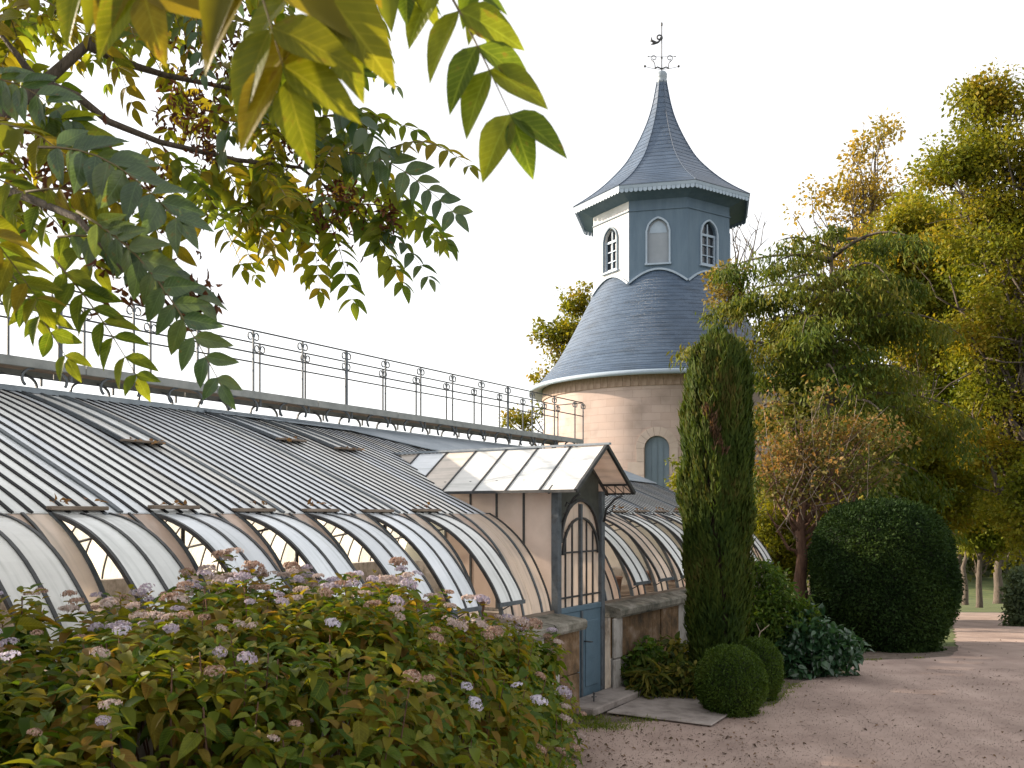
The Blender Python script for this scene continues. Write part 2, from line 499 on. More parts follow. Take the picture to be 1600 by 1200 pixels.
M_black = surf('black_glazing_putty', (0.006, 0.006, 0.007), (0.016, 0.016, 0.018), scale=14, rough=0.7, bump=0.25, bscale=90, spec=0.2)
M_iron = surf('dark_iron', (0.018, 0.019, 0.021), (0.05, 0.05, 0.052), scale=14, rough=0.55, bump=0.25, bscale=90, metal=0.0)
M_rib = surf('slate_blue_glazing_bar', (0.035, 0.045, 0.055), (0.085, 0.10, 0.115), scale=9, rough=0.55, bump=0.2, bscale=80, c3=(0.05, 0.05, 0.05))
M_greyp = surf('grey_green_paint', (0.17, 0.18, 0.175), (0.25, 0.26, 0.25), scale=6, rough=0.6, bump=0.25, bscale=60, c3=(0.30, 0.30, 0.285))
M_bluep = surf('blue_grey_paint', (0.065, 0.11, 0.145), (0.09, 0.145, 0.19), scale=5, rough=0.55, bump=0.25, bscale=70, c3=(0.08, 0.125, 0.155))
M_lead = surf('weathered_zinc', (0.17, 0.205, 0.24), (0.25, 0.29, 0.33), scale=3, rough=0.45, bump=0.2, bscale=30, c3=(0.32, 0.35, 0.38))
M_board = surf('weathered_timber', (0.12, 0.085, 0.06), (0.24, 0.19, 0.15), scale=8, rough=0.85, bump=0.5, bscale=60, stretch=(0.4, 4, 4))
M_capst = surf('mossy_cap_stone', (0.045, 0.045, 0.032), (0.17, 0.155, 0.125), scale=7, rough=0.9, bump=0.7, bscale=45, c3=(0.30, 0.275, 0.24), bdist=0.015)
M_stone_w = surf('pale_render', (0.15, 0.13, 0.11), (0.33, 0.305, 0.28), scale=6, rough=0.9, bump=0.6, bscale=35, c3=(0.40, 0.375, 0.35), stretch=(1.2, 1.2, 0.7), detail=12)
M_stone_b = surf('rust_stained_stone', (0.035, 0.025, 0.014), (0.145, 0.085, 0.04), scale=6, rough=0.9, bump=0.8, bscale=30, c3=(0.27, 0.20, 0.15), stretch=(1.0, 1.0, 0.9), detail=14)
M_brick = surf('pink_brick_wall', (0.33, 0.20, 0.16), (0.50, 0.37, 0.31), scale=4, rough=0.9, bump=0.4, bscale=40)
GL = [glassmat('limewashed_glass_grey', (0.78, 0.79, 0.78), (0.90, 0.91, 0.90), 0.14, 0.02),
      glassmat('limewashed_glass_cool', (0.75, 0.79, 0.84), (0.86, 0.89, 0.93), 0.14, 0.02),
      glassmat('limewashed_glass_pale', (0.79, 0.78, 0.75), (0.90, 0.89, 0.86), 0.16, 0.02),
      glassmat('limewashed_glass_warm', (0.70, 0.63, 0.56), (0.82, 0.75, 0.68), 0.3, 0.02)]
GW = [glassmat('limewashed_glass_rosy', (0.74, 0.60, 0.51), (0.84, 0.71, 0.62), 0.5, 0.06),
      glassmat('limewashed_glass_cream', (0.80, 0.70, 0.61), (0.88, 0.79, 0.71), 0.5, 0.08)]
G_clear = [glassmat('clear_old_glass', (0.75, 0.72, 0.66), (0.85, 0.82, 0.76), 0.6, 0.62, 0.1),
           glassmat('dusty_old_glass', (0.75, 0.70, 0.62), (0.85, 0.80, 0.72), 0.7, 0.45, 0.15)]

UP = [(5.02, 1.905), (5.25, 2.01), (5.52, 2.12), (6.0, 2.315), (6.5, 2.515), (7.0, 2.70), (7.5, 2.865), (7.92, 2.985)]
LOW = [(5.02, 1.895), (4.86, 1.805), (4.68, 1.66), (4.53, 1.48), (4.415, 1.27), (4.345, 1.10), (4.315, 0.975)]
def fine(pts, n):
    P = np.array(pts); out = []
    for t in np.linspace(0, len(P)-1, n):
        i = int(min(len(P)-2, math.floor(t))); f = t-i
        p0, p1, p2, p3 = P[max(i-1, 0)], P[i], P[i+1], P[min(i+2, len(P)-1)]
        out.append(tuple(float(c) for c in 0.5*((2*p1)+(-p0+p2)*f+(2*p0-5*p1+4*p2-p3)*f*f+(-p0+3*p1-3*p2+p3)*f**3)))
    return out
LOW = fine(LOW, 17); UP = fine(UP, 12)
VANG = R(12.6); VWIDE = R(19.0)
def rot_hinge(p, a):
    dx, dz = p[0]-5.02, p[1]-1.9
    # swing outward: the lower end moves away from the house (-d) and up
    c, s_ = math.cos(a), math.sin(a)
    return (5.02 + dx*c + dz*s_, 1.9 - dx*s_*1.0 + dz*c) if False else (5.02 + dx*c + dz*s_, 1.9 + dz*c - dx*s_)
VENT = [rot_hinge(p, VANG) for p in LOW]; VENTW = [rot_hinge(p, VWIDE) for p in LOW]
def up_z(d): return float(np.interp(d, [p[0] for p in UP], [p[1] for p in UP]))
def up_d(z): return float(np.interp(z, [p[1] for p in UP], [p[0] for p in UP]))

PS = 0.16625; BAY = PS*4
S_BEG, S_END = 6.89 - 12*BAY, 6.89 + 11*BAY      # about -1.1 .. 14.2
PC, PHW, PZR, PZE = 7.93, 0.62, 2.57, 2.115      # porch centre, half width, ridge and eave heights
def porch_z(s): return PZR - abs(s-PC)/PHW*(PZR-PZE)
def in_porch(s): return abs(s-PC) < PHW
def start_d(s):
    if not in_porch(s): return 5.02
    return up_d(porch_z(s) + 0.0)
def up_pts(d0):
    return [(d0, up_z(d0))] + [p for p in UP if p[0] > d0 + 0.04]

rngg = random.Random(11)
def strip_pane(name, pts, w):
    """curved strip of glass with real thickness"""
    vs = []; fs = []; n = len(pts)
    for i, (d, z) in enumerate(pts):
        a = pts[max(i-1, 0)]; b = pts[min(i+1, n-1)]
        t = Vector((b[0]-a[0], b[1]-a[1])).normalized(); nn = Vector((-t.y, t.x))
        if nn.y < 0: nn = -nn
        for k in (0, 1):
            for sx in (-w/2, w/2):
                vs.append((sx, d + nn.x*0.004*k, z + nn.y*0.004*k))
    for i in range(n-1):
        a = i*4
        fs += [(a+2, a+3, a+7, a+6), (a, a+4, a+5, a+1), (a, a+2, a+6, a+4), (a+1, a+5, a+7, a+3)]
    fs += [(0, 1, 3, 2), ((n-1)*4, (n-1)*4+2, (n-1)*4+3, (n-1)*4+1)]
    mb = MB(); mb.add(vs, fs)
    me = mb.mesh(name)
    return me

def place(name, me, s, mat_me=None, par=gh):
    o = link(name, me, None, par, (s - S0, -D0, 0))
    return o

def with_mat(me, m):
    c = me.copy(); c.materials.clear(); c.materials.append(m); return c

# upper panes and glazing bars
base_up = strip_pane('glass_pane', [(d, z - 0.004) for d, z in UP], PS - 0.006)
up_var = [with_mat(base_up, m) for m in GL]
def rib_mesh(pts, w=0.02, h=0.034, mat=M_rib, dz=0.006):
    mb = MB(); mb.strip([(0, d, z + dz) for d, z in pts], w, h, (1, 0, 0)); me = mb.mesh('glazing_bar'); me.materials.append(mat); return me
rib_up = rib_mesh(UP, 0.025, 0.010, M_black, 0.003)
rib_up_thick = rib_mesh(UP, 0.036, 0.016, M_rib)
PU = BAY/6
base_up = strip_pane('glass_pane', [(d, z - 0.004) for d, z in UP], PU - 0.006); up_var = [with_mat(base_up, m) for m in GL]
nst = int(round((S_END - S_BEG)/PU))
prev = 0
for k in range(nst + 1):
    s = S_BEG + k*PU
    d0 = start_d(s)
    if d0 > 5.03:
        place('glazing_bar', rib_mesh(up_pts(d0), 0.025, 0.010, M_black, 0.003), s)
    else:
        place('glazing_bar', rib_up_thick if k % 12 == 4 else rib_up, s)
    if k == nst: break
    sm = s + PU/2
    v = rngg.choice([0, 0, 0, 1, 1, 2, 2]) 
    if rngg.random() < 0.45: v = prev
    prev = v
    d0 = max(start_d(s), start_d(s+PU), start_d(sm))
    if d0 > 5.03:
        d0 = min(start_d(s + 0.001), start_d(s + PU - 0.001))
        me = strip_pane('glass_pane', [(d, z - 0.004) for d, z in up_pts(d0)], PU - 0.006); me.materials.append(GL[v])
        place('glass_pane', me, sm)
    else:
        place('glass_pane', up_var[v], sm)

# lower band: fixed lights and propped-open vents, bay by bay
base_low = strip_pane('glass_pane', LOW, PS - 0.006)
low_var = [with_mat(base_low, m) for m in GW]
rib_low = rib_mesh(LOW, 0.018, 0.032, M_iron, 0.0)
rib_low_thick = rib_mesh(LOW, 0.024, 0.034, M_rib, 0.0)
base_vent = strip_pane('vent_pane', VENT, 1.1*PS - 0.006)
vent_var = [with_mat(base_vent, m) for m in (GL[1], GL[2], GL[0], GW[1])]
rib_vent = rib_mesh(VENT, 0.02, 0.026, M_iron, 0.0)
vw = strip_pane('vent_pane', VENTW, 1.1*PS - 0.006)
ventw_var = [with_mat(vw, m) for m in (GL[1], GL[2], GL[0], GW[1])]
rib_ventw = rib_mesh(VENTW, 0.02, 0.026, M_iron, 0.0)
M_dryleaf = leafmat('dry_brown_leaves', [(0.20, 0.10, 0.04), (0.30, 0.17, 0.07), (0.12, 0.06, 0.03)], trans=0.15)
def bay_ok(s0, s1): return not (s1 > PC - PHW + 0.12 and s0 < PC + PHW - 0.12)
nb = int(round((S_END - S_BEG)/BAY))
LP_V, LP_F = leaf_proto(3, 'ovate', 0.3, -0.3)
def litter(name, par, s0, s1, d, z, n, seed, sp=0.03):
    r = np.random.default_rng(seed)
    P = np.stack([r.uniform(s0, s1, n) - S0, d - D0 + r.uniform(-sp, sp, n), z + r.uniform(0.004, 0.03, n)], 1)
    T = r.normal(size=(n, 3)); T[:, 2] = np.abs(T[:, 2])*0.5
    Nn = r.normal(size=(n, 3))*0.6 + np.array([0, 0, 1])
    V, Fc = scatter(LP_V, LP_F, frames(T, Nn, r.uniform(0.03, 0.06, n), 0.03), P)
    o = link(name, np_mesh(name, V, Fc), M_dryleaf, par); tag(o, kind='stuff'); return o
vcount = 0
for b in range(nb):
    s0 = S_BEG + b*BAY
    ok = bay_ok(s0, s0 + BAY)
    for k in range(5):
        s = s0 + k*PS
        if abs(s - PC) < 0.50: continue
        if k in (2, 3, 4) or (k == 0): place('glazing_bar', rib_low_thick if k in (0, 2) else rib_low, s)
        if k in (2, 3):
            sm = s + PS/2
            if abs(sm - PC) > 0.5: place('glass_pane', low_var[rngg.randrange(2)], sm)
    if not ok:
        for k in (0, 1):
            sm = s0 + (k+0.5)*PS
            if abs(sm - PC) > 0.56:
                place('glass_pane', low_var[rngg.randrange(2)], sm)
        continue
    v = empty('vent'); v.parent = gh; vcount += 1
    wide = s0 < 5.4
    VB = (VENTW if wide else VENT)[-1]
    v.location = (0, 0, 0)
    w2 = 1.1*PS
    a = rngg.choice([0, 0, 1, 2]) if s0 < 8 else rngg.choice([2, 3, 2])
    for k in range(2):
        place('vent_pane', (ventw_var if wide else vent_var)[a], s0 + 0.004 + (k+0.5)*w2, par=v)
    for k in range(3):
        place('vent_bar', rib_ventw if wide else rib_vent, s0 + 0.004 + k*w2, par=v)
    mb = MB(); mb.box(s0 - 0.01 - S0, s0 + 2*w2 + 0.02 - S0, VB[0]-0.02-D0, VB[0]+0.012-D0, VB[1]-0.028, VB[1]+0.006)
    mb.build('vent_rail', M_rib, v)
    mb = MB(); t = rngg.uniform(-0.008, 0.012)
    mb.bbox(s0 - 0.005 - S0, s0 + 2*w2 - 0.01 - S0, 5.00-D0, 5.065-D0, 1.920+t, 1.945+t, 0.005)
    mb.build('ledge_board', M_board, v)
    if rngg.random() < 0.75: litter('leaf_litter', v, s0+0.02, s0+2*w2-0.03, 5.07, 1.955, rngg.randrange(6, 16), 900+b)
    # stay bar holding the vent open
    sb = s0 + 2*w2 - 0.03
    mb = MB(); mb.tube([g(sb, 4.33, 1.05), g(sb, VB[0]+0.02, VB[1])], 0.006, 5); mb.build('stay_bar', M_iron, v)

# roof vents that stand open in the upper slope
for (sv, da, db) in [(4.3, 6.3, 7.75), (6.15, 6.75, 7.8), (6.95, 6.6, 7.75)]:
    v = empty('roof_vent'); v.parent = gh
    s0 = S_BEG + round((sv - S_BEG)/PS)*PS
    lift = [(d, up_z(d) + 0.008 + 0.02*(db - d)/(db-da)) for d in np.linspace(da, db, 6)]
    for k in range(2):
        me = strip_pane('vent_pane', lift, PS-0.01); me.materials.append(GL[rngg.randrange(3)]); place('vent_pane', me, s0 + (k+0.5)*PS, par=v)
    for k in range(3):
        place('vent_bar', rib_mesh(lift, 0.022, 0.03, M_rib), s0 + k*PS, par=v)
    mb = MB(); mb.bbox(s0-0.02-S0, s0+2*PS+0.02-S0, da-0.03-D0, da+0.03-D0, up_z(da)+0.028, up_z(da)+0.046, 0.004); mb.build('ledge_board', M_board, v)
    litter('leaf_litter', v, s0, s0+2*PS, da-0.03, up_z(da)+0.02, 14, int(sv*100), 0.06)

# gutter line, sill and ridge
def long_bar(name, s0, s1, d, z, w, h, mat, par=gh):
    mb = MB(); mb.box(s0-S0, s1-S0, d-w/2-D0, d+w/2-D0, z-h/2, z+h/2); return mb.build(name, mat, par)
for (a, b_) in ((S_BEG-0.03, PC-0.5), (PC+0.5, S_END+0.03)):
    long_bar('gutter_bar', a, b_, 5.045, 1.90, 0.03, 0.022, M_rib)
    long_bar('glass_sill', a, b_, 4.325, 0.962, 0.06, 0.03, M_board)
long_bar('ridge_flashing', S_BEG-0.05, S_END+0.05, 8.05, 2.995, 0.40, 0.05, M_lead)
def zw(s): return float(np.interp(s, [6.2, 8.2, 8.9, 10.5, 14.3], [0.12, 0.30, 0.95, 1.45, 1.75]))
for (a, b_) in ((6.2, 7.2), (7.2, 8.2), (8.2, 8.9), (8.9, 9.7), (9.7, 10.6), (10.6, 11.5), (11.5, 12.4), (12.4, 13.3), (13.3, S_END)):
    # zinc sheets laid over the glass near the ridge, widening towards the far end
    dd = 7.93; w0 = zw(a)
    mb = MB(); w1 = zw(b_)
    lo0, lo1 = dd-w0, dd-w1
    nn_ = 6; vs = []; fs = []
    for q_ in range(nn_+1):
        f_ = q_/nn_; e0 = lo0 + (dd-lo0)*f_; e1 = lo1 + (dd-lo1)*f_
        vs += [g(a+0.004, e0, up_z(e0)+0.024), g(b_-0.004, e1, up_z(e1)+0.024), g(a+0.004, e0, up_z(e0)+0.036), g(b_-0.004, e1, up_z(e1)+0.036)]
    for q_ in range(nn_):
        k_ = q_*4; fs += [(k_+2, k_+3, k_+7, k_+6), (k_, k_+4, k_+5, k_+1), (k_, k_+2, k_+6, k_+4), (k_+1, k_+5, k_+7, k_+3)]
    fs += [(0, 1, 3, 2), (nn_*4, nn_*4+2, nn_*4+3, nn_*4+1)]
    mb.add(vs, fs)
    mb.build('zinc_sheet', M_lead, gh)

# far slope of the vault (seen only through the openings)
PB = 0.665/2
far_prof = [(2*D0 - d, z) for d, z in UP[::-1]] + [(2*D0 - d, z) for d, z in LOW[1:]]
fb = strip_pane('far_pane', far_prof, PB-0.01)
fvar = [with_mat(fb, m) for m in G_clear]
frib = rib_mesh(far_prof, 0.02, 0.035, M_iron)
for k in range(int((S_END-S_BEG)/PB)):
    s = S_BEG + k*PB
    place('far_pane', fvar[k % 2], s + PB/2); place('far_glazing_bar', frib, s)
mb = MB(); mb.box(S_BEG-S0, S_END-S0, 11.72-D0, 11.95-D0, -1.2, 0.965); mb.build('far_wall', M_stone_w, gh)
# end walls: low masonry and a glazed tympanum
for (se, nm) in ((S_BEG-0.02, 'end'), (S_END+0.02, 'end')):
    mb = MB(); mb.box(se-0.1-S0, se+0.1-S0, 4.3-D0, 11.8-D0, -1.2, 0.955); mb.build('end_wall', M_stone_w, gh)
    poly = [(4.33, 0.96)] + [(d, z) for d, z in LOW[::-1][1:]] + UP[1:] 
    poly = poly + [(2*D0-d, z) for d, z in poly[::-1]]
    n = len(poly)
    vs = [g(se-0.004, d, z-0.01) for d, z in poly] + [g(se+0.004, d, z-0.01) for d, z in poly]
    mb = MB(); mb.add(vs, [tuple(range(n)), tuple(range(n, 2*n))[::-1]] + [(i, (i+1) % n, n+(i+1) % n, n+i) for i in range(n)])
    mb.build('end_glazing', G_clear[1], gh)

M_floor = surf('pale_bounce_floor', (0.42, 0.36, 0.31), (0.55, 0.49, 0.43), scale=3, rough=0.95, bump=0.3, bscale=60)  # unseen pale floor, added to bounce light and brighten the interior
mb = MB(); mb.box(S_BEG-S0+0.1, S_END-S0-0.1, 4.44-D0, 11.7-D0, 0.03, 0.06); mb.build('inner_floor', M_floor, gh)
# things seen inside: staging shelf, posts, tie rods
for s in np.arange(1.0, 14.0, 1.33):
    mb = MB(); mb.tube([g(s, 6.6, -0.3), g(s, 6.6, up_z(6.6)-0.02)], 0.02, 6); mb.build('inner_post', M_iron, gh)
    mb = MB(); mb.tube([g(s, 6.6, 1.6), g(s, 5.05, 1.86)], 0.01, 5); mb.build('tie_rod', M_iron, gh)
for (a, b_) in ((S_BEG+0.2, 7.2), (8.7, S_END-0.2)):
    long_bar('staging_shelf', a, b_, 4.9, 0.92, 0.7, 0.05, M_board)
for i, s in enumerate(np.arange(0.6, 14, 0.42)):
    if abs(s-PC) < 0.75 or rngg.random() < 0.25: continue
    r_ = rngg.uniform(0.06, 0.10); hh = rngg.uniform(0.12, 0.18); dd = rngg.uniform(4.75, 5.1)
    mb = MB(); mb.lathe([(0.001, 0.946), (r_*0.7, 0.946), (r_, 0.946+hh), (r_*1.12, 0.946+hh), (r_*1.12, 0.976+hh), (r_*0.9, 0.976+hh), (r_*0.85, 0.94+hh), (0.001, 0.94+hh)], 12, (s-S0, dd-D0))
    mb.build('clay_pot', M_brick, gh)

# base wall: stone blocks under a moss-grown cap
rw = random.Random(5)
def wall_run(a, b_, o=0.0):
    s = a; i = 0
    mb = MB(); mb.box(a-S0+0.01, b_-S0-0.01, 4.21-o-D0, 4.42-D0, -1.2, 0.83); mb.build('wall_core', M_stone_w, gh)
    while s < b_ - 0.05:
        w = rw.uniform(0.22, 0.42); e = min(s+w, b_)
        if b_ - e < 0.12: e = b_
        h1 = rw.uniform(0.30, 0.45)
        for (z0, z1) in ((-0.55, h1), (h1, 0.83)):
            stained = (rw.random() < (0.66 if (a > 8 and s < 9.9) else 0.45)) or (a < 5 and e > b_ - 0.1)
            mb = MB(); mb.bbox(s+0.004-S0, e-0.004-S0, 4.17-o-rw.uniform(0, 0.012)-D0, 4.212-o-D0, z0+0.004, z1-0.004, 0.006)
            mb.build('stone', M_stone_b if stained else M_stone_w, gh)
        s = e
    s = a
    while s < b_ - 0.05:
        w = rw.uniform(0.7, 1.0); e = min(s+w, b_)
        if b_ - e < 0.3: e = b_
        q = rw.uniform(-0.008, 0.008)
        vs = []
        for sx in (s+0.004-S0, e-0.004-S0):
            vs += [(sx, 4.10-o+q-D0, 0.815), (sx, 4.085-o+q-D0, 0.84), (sx, 4.085-o+q-D0, 0.892), (sx, 4.105-o+q-D0, 0.912), (sx, 4.30-D0, 0.950), (sx, 4.41-D0, 0.950), (sx, 4.41-D0, 0.815)]
        n = 7
        fs = [tuple(range(n)), tuple(range(n, 2*n))[::-1]] + [(i_, n+i_, n+(i_+1) % n, (i_+1) % n) for i_ in range(n)]
        MB().add(vs, fs).build('cap_stone', M_capst, gh)
        s = e
wall_run(S_BEG, PC-0.455, 0.12); wall_run(PC+0.52, S_END)
# rough pier right of the door
mb = MB(); mb.bbox(PC+0.47-S0, PC+0.62-S0, 4.13-D0, 4.168-D0, -0.5, 0.38, 0.012); mb.build('quoin', M_stone_w, gh)
mb = MB(); mb.bbox(PC+0.47-S0, PC+0.66-S0, 4.13-D0, 4.168-D0, 0.39, 0.81, 0.012); mb.build('quoin', M_stone_w, gh)

# ------------------------------------------------------------------ porch and door
po = empty('porch'); po.parent = gh
DF = 4.0     # front edge of the porch roof
# roof panes and bars
ndv = 7
dback = 6.72
step = (dback - DF)/ndv
for side in (-1, 1):
    for k in range(ndv):
        da, db = DF + k*step, DF + (k+1)*step
        zr, ze = PZR, PZE
        # the lower end follows the eave, then climbs the vault where the roof runs into it
        def low(d):
            z_ = ze if d <= up_d(ze) else min(zr - 0.002, up_z(d))
            return PC + side*PHW*(zr-z_)/(zr-ze), z_
        (sa, za_), (sb_, zb_) = low(da), low(db)
        if up_d(zr) < da: continue
        ds_ = [da+0.006] + [q_ for q_ in (up_d(ze), 0.5*(da+db)) if da+0.02 < q_ < db-0.02] + [db-0.006]
        ds_ = sorted(ds_)
        vs = [g(PC+side*0.005, d_, zr) for d_ in ds_] + [g(low(d_)[0], d_, low(d_)[1]) for d_ in ds_[::-1]]
        m_ = len(vs); rA, eA = da, da
        vs += [(x, y, z+0.005) for (x, y, z) in vs]
        mat = ([GL[2], GL[0], GL[0], GL[2], GL[3], GL[1], GL[3]] if side < 0 else [GW[0]]*7)[k]
        MB().add(vs, [tuple(range(m_)), tuple(range(m_, 2*m_))[::-1]] + [(q_, m_+q_, m_+(q_+1) % m_, (q_+1) % m_) for q_ in range(m_)]).build('roof_pane', mat, po)
        if k > 0:
            mb = MB(); mb.beam(g(PC, da, zr+0.008), g(sa, da, za_+0.008), 0.016, 0.022); mb.build('roof_bar', M_iron, po)
    mb = MB(); mb.beam(g(PC+side*(PHW+0.005), DF-0.01, PZE), g(PC+side*(PHW+0.005), up_d(PZE)+0.02, PZE), 0.018, 0.028); mb.build('eave_bar', M_iron, po)
    mb = MB(); mb.beam(g(PC, DF-0.012, PZR+0.006), g(PC+side*(PHW+0.015), DF-0.012, PZE+0.0), 0.03, 0.036); mb.build('barge_bar', M_iron, po)
    # inner gable rafter and lattice under the overhang
    mb = MB(); mb.beam(g(PC, 4.29, PZR-0.02), g(PC+side*PHW, 4.29, PZE-0.012), 0.022, 0.03)
    za = PZE + 0.10
    xa = PC + side*PHW*(PZR-za)/(PZR-PZE)
    mb.beam(g(xa, DF, za-0.014), g(xa, 4.29, za-0.014), 0.016, 0.022)
    for q in range(3):
        y0 = DF + q*0.095; 
        mb.beam(g(PC+side*PHW, y0, PZE-0.006), g(xa, y0+0.05, za-0.014), 0.007, 0.007); mb.beam(g(xa, y0+0.05, za-0.014), g(PC+side*PHW, y0+0.095, PZE-0.006), 0.007, 0.007)
    mb.build('gable_frame', M_iron, po)
mb = MB(); mb.beam(g(PC, DF-0.05, PZR+0.022), g(PC, dback+0.05, PZR+0.022), 0.05, 0.02); mb.build('ridge_strip', M_lead, po)
DL, DR = PC-0.46, PC+0.46
G_side = glassmat('rosy_painted_glass', (0.76, 0.60, 0.51), (0.86, 0.71, 0.62), 0.16, 0.03)
# side walls: glass between bars
for (sx, sg) in ((DL, -1), (DR, 1)):
    ds = [4.34, 4.66, 4.98, 5.30, 5.62]
    for i in range(4):
        zt_ = PZE + 0.12
        def bot(d):
            if d < 5.02: return float(np.interp(d, [p[0] for p in LOW[::-1]], [p[1] for p in LOW[::-1]]))
            return up_z(d)
        vs = []
        for d in (ds[i]+0.004, ds[i+1]-0.004):
            vs += [g(sx, d, 0.96), g(sx, d, zt_)]
        vs2 = [(x+0.005*sg, y, z) for x, y, z in vs]
        MB().add(vs+vs2, [(0,1,3,2),(4,6,7,5),(0,2,6,4),(2,3,7,6),(3,1,5,7),(1,0,4,5)]).build('side_pane', G_side, po)
        mb = MB(); mb.box(sx-0.012-S0, sx+0.012-S0, ds[i+1]-0.012-D0, ds[i+1]+0.012-D0, 0.95, zt_); mb.build('side_bar', M_iron, po)
    mb = MB(); mb.bbox(sx-0.035-S0, sx+0.035-S0, 4.255-D0, 4.335-D0, 0.0, PZE+0.02, 0.006); mb.build('door_post', M_rib, po)
    # cast scroll capital on the post
    mb = MB()
    mb.tube([g(sx-sg*0.02, 4.24, 1.82), g(sx-sg*0.05, 4.20, 1.95), g(sx-sg*0.02, 4.12, 2.05), g(sx, 4.04, 2.09)], 0.012, 6)
    mb.tube([g(sx, 4.22, 1.90), g(sx, 4.16, 1.93), g(sx, 4.14, 1.99), g(sx, 4.18, 2.01), g(sx, 4.20, 1.97)], 0.008, 6)
    mb.build('scroll_bracket', M_iron, po)
mb = MB(); mb.bbox(DL-0.02-S0, DR+0.02-S0, 4.265-D0, 4.33-D0, 0.93, 0.985, 0.005); mb.build('transom', M_bluep, po)
M_span = surf('sooty_olive_paint', (0.028, 0.03, 0.024), (0.055, 0.058, 0.048), scale=8, rough=0.7, bump=0.3, bscale=50)
# spandrel above the door arch
AR, AZ = 0.40, 1.62
arch = [(PC + AR*math.cos(t), AZ + 0.42*math.sin(t)) for t in np.linspace(pi, 0, 15)]
vs = []; fs = []
for i, (s, z) in enumerate(arch):
    top = porch_z(s) - 0.03
    for d in (4.285, 4.31): vs += [g(s, d, z), g(s, d, top)]
for i in range(len(arch)-1):
    a = i*4
    fs += [(a, a+4, a+5, a+1), (a+2, a+3, a+7, a+6), (a, a+2, a+6, a+4)]
MB().add(vs, fs).build('spandrel', M_span, po)
dr = empty('door'); dr.parent = po
def arch_z(s, rr, hh, z0):
    q = max(0.0, 1 - ((s-PC)/rr)**2); return z0 + hh*math.sqrt(q)
mb = MB(); mb.strip([g(s, 4.28, z) for s, z in arch], 0.03, 0.03, (0, 1, 0)); 
arch2 = [(PC + 0.37*math.cos(t), 1.50 + 0.36*math.sin(t)) for t in np.linspace(pi, 0, 15)]
mb.strip([g(s, 4.275, z) for s, z in arch2], 0.022, 0.02, (0, 1, 0)); mb.build('door_arch', M_iron, po)
for (a, b_) in ((DL+0.037, PC-0.014), (PC+0.014, DR-0.037)):
    mbg = MB(); 
    nseg = 8; vs = []; fs = []
    for i in range(nseg+1):
        s = a + (b_-a)*i/nseg; zt2 = max(arch_z(s, 0.425, 0.43, AZ), 0.99)
        vs += [g(s, 4.300, 0.985), g(s, 4.300, zt2), g(s, 4.304, 0.985), g(s, 4.304, zt2)]
    for i in range(nseg):
        q = i*4; fs += [(q, q+4, q+5, q+1), (q+2, q+3, q+7, q+6)]
    mbg.add(vs, fs); mbg.build('door_pane', GW[1], po)
    for fr_ in (0.33, 0.66):
        s = a + (b_-a)*fr_
        mb = MB(); mb.box(s-0.008-S0, s+0.008-S0, 4.285-D0, 4.299-D0, 0.985, arch_z(s, 0.37, 0.36, 1.50)); mb.build('muntin', M_iron, po)
    for z in (1.08, 1.52):
        mb = MB(); mb.box(a-S0, b_-S0, 4.283-D0, 4.298-D0, z-0.009, z+0.009); mb.build('muntin', M_iron, po)
    mb = MB(); mb.bbox(a-0.012-S0, b_+0.012-S0, 4.275-D0, 4.315-D0, 0.03, 0.928, 0.004); mb.build('door_panel', M_bluep, po)
    mb = MB(); mb.bbox(a+0.07-S0, b_-0.07-S0, 4.262-D0, 4.274-D0, 0.15, 0.82, 0.005); mb.build('raised_panel', M_bluep, po)
mb = MB(); mb.bbox(PC-0.016-S0, PC+0.016-S0, 4.262-D0, 4.30-D0, 0.986, 2.0, 0.004); mb.bbox(PC-0.016-S0, PC+0.016-S0, 4.255-D0, 4.273-D0, 0.03, 0.928, 0.004); mb.build('meeting_stile', M_rib, po)
mb = MB(); mb.tube([g(PC+0.04, 4.262, 0.62), g(PC+0.04, 4.21, 0.62), g(PC+0.11, 4.205, 0.61)], 0.008, 6); mb.build('door_handle', M_iron, po)
bpy.data.objects.remove(dr)

# ------------------------------------------------------------------ roof walkway and railing
ww = empty('walkway'); ww.parent = gh
zt0, zt1 = 3.175, 3.257
s_a, s_b = S_BEG, S_END + 0.25
seg = 1.474
s = s_a
while s < s_b - 0.05:
    e = min(s+seg, s_b)
    for d in (7.75, 8.28):
        mb = MB(); mb.bbox(s+0.003-S0, e-0.003-S0, d-0.014-D0, d+0.014-D0, zt0, zt1, 0.003); mb.build('side_beam', M_greyp, ww)
    mb = MB()
    for q in range(4):
        mb.box(s+0.004-S0, e-0.004-S0, 7.775+q*0.125-D0, 7.775+q*0.125+0.105-D0, zt1-0.035, zt1-0.012)
    mb.build('deck_board', M_board, ww)
    s = e
PSP = 0.737
def arc(c, r, a0, a1, n=9, sy=1.0): return [(c[0]+r*math.cos(a0+(a1-a0)*i/(n-1)), 0, c[1]+sy*r*math.sin(a0+(a1-a0)*i/(n-1))) for i in range(n)]
sup = []
br = MB(); br.strip(arc((0.0, 3.085), 0.105, pi*0.5, pi*1.25, 9, 0.85), 0.022, 0.018, (0, 1, 0)); sup.append(('curved_support', br))
br = MB(); br.strip(arc((0.17, 3.085), 0.13, pi*0.5, -pi*0.15, 9, 0.75) , 0.022, 0.018, (0, 1, 0)); sup.append(('curved_support', br))
br = MB(); br.box(0.335, 0.352, -0.01, 0.01, 3.095, 3.18); sup.append(('hanger', br))
sup = [(nm_, m_.mesh(nm_)) for nm_, m_ in sup]
for nm_, m_ in sup: m_.materials.append(M_rib)
ks = [6.60 + PSP*k for k in range(-11, 12)]
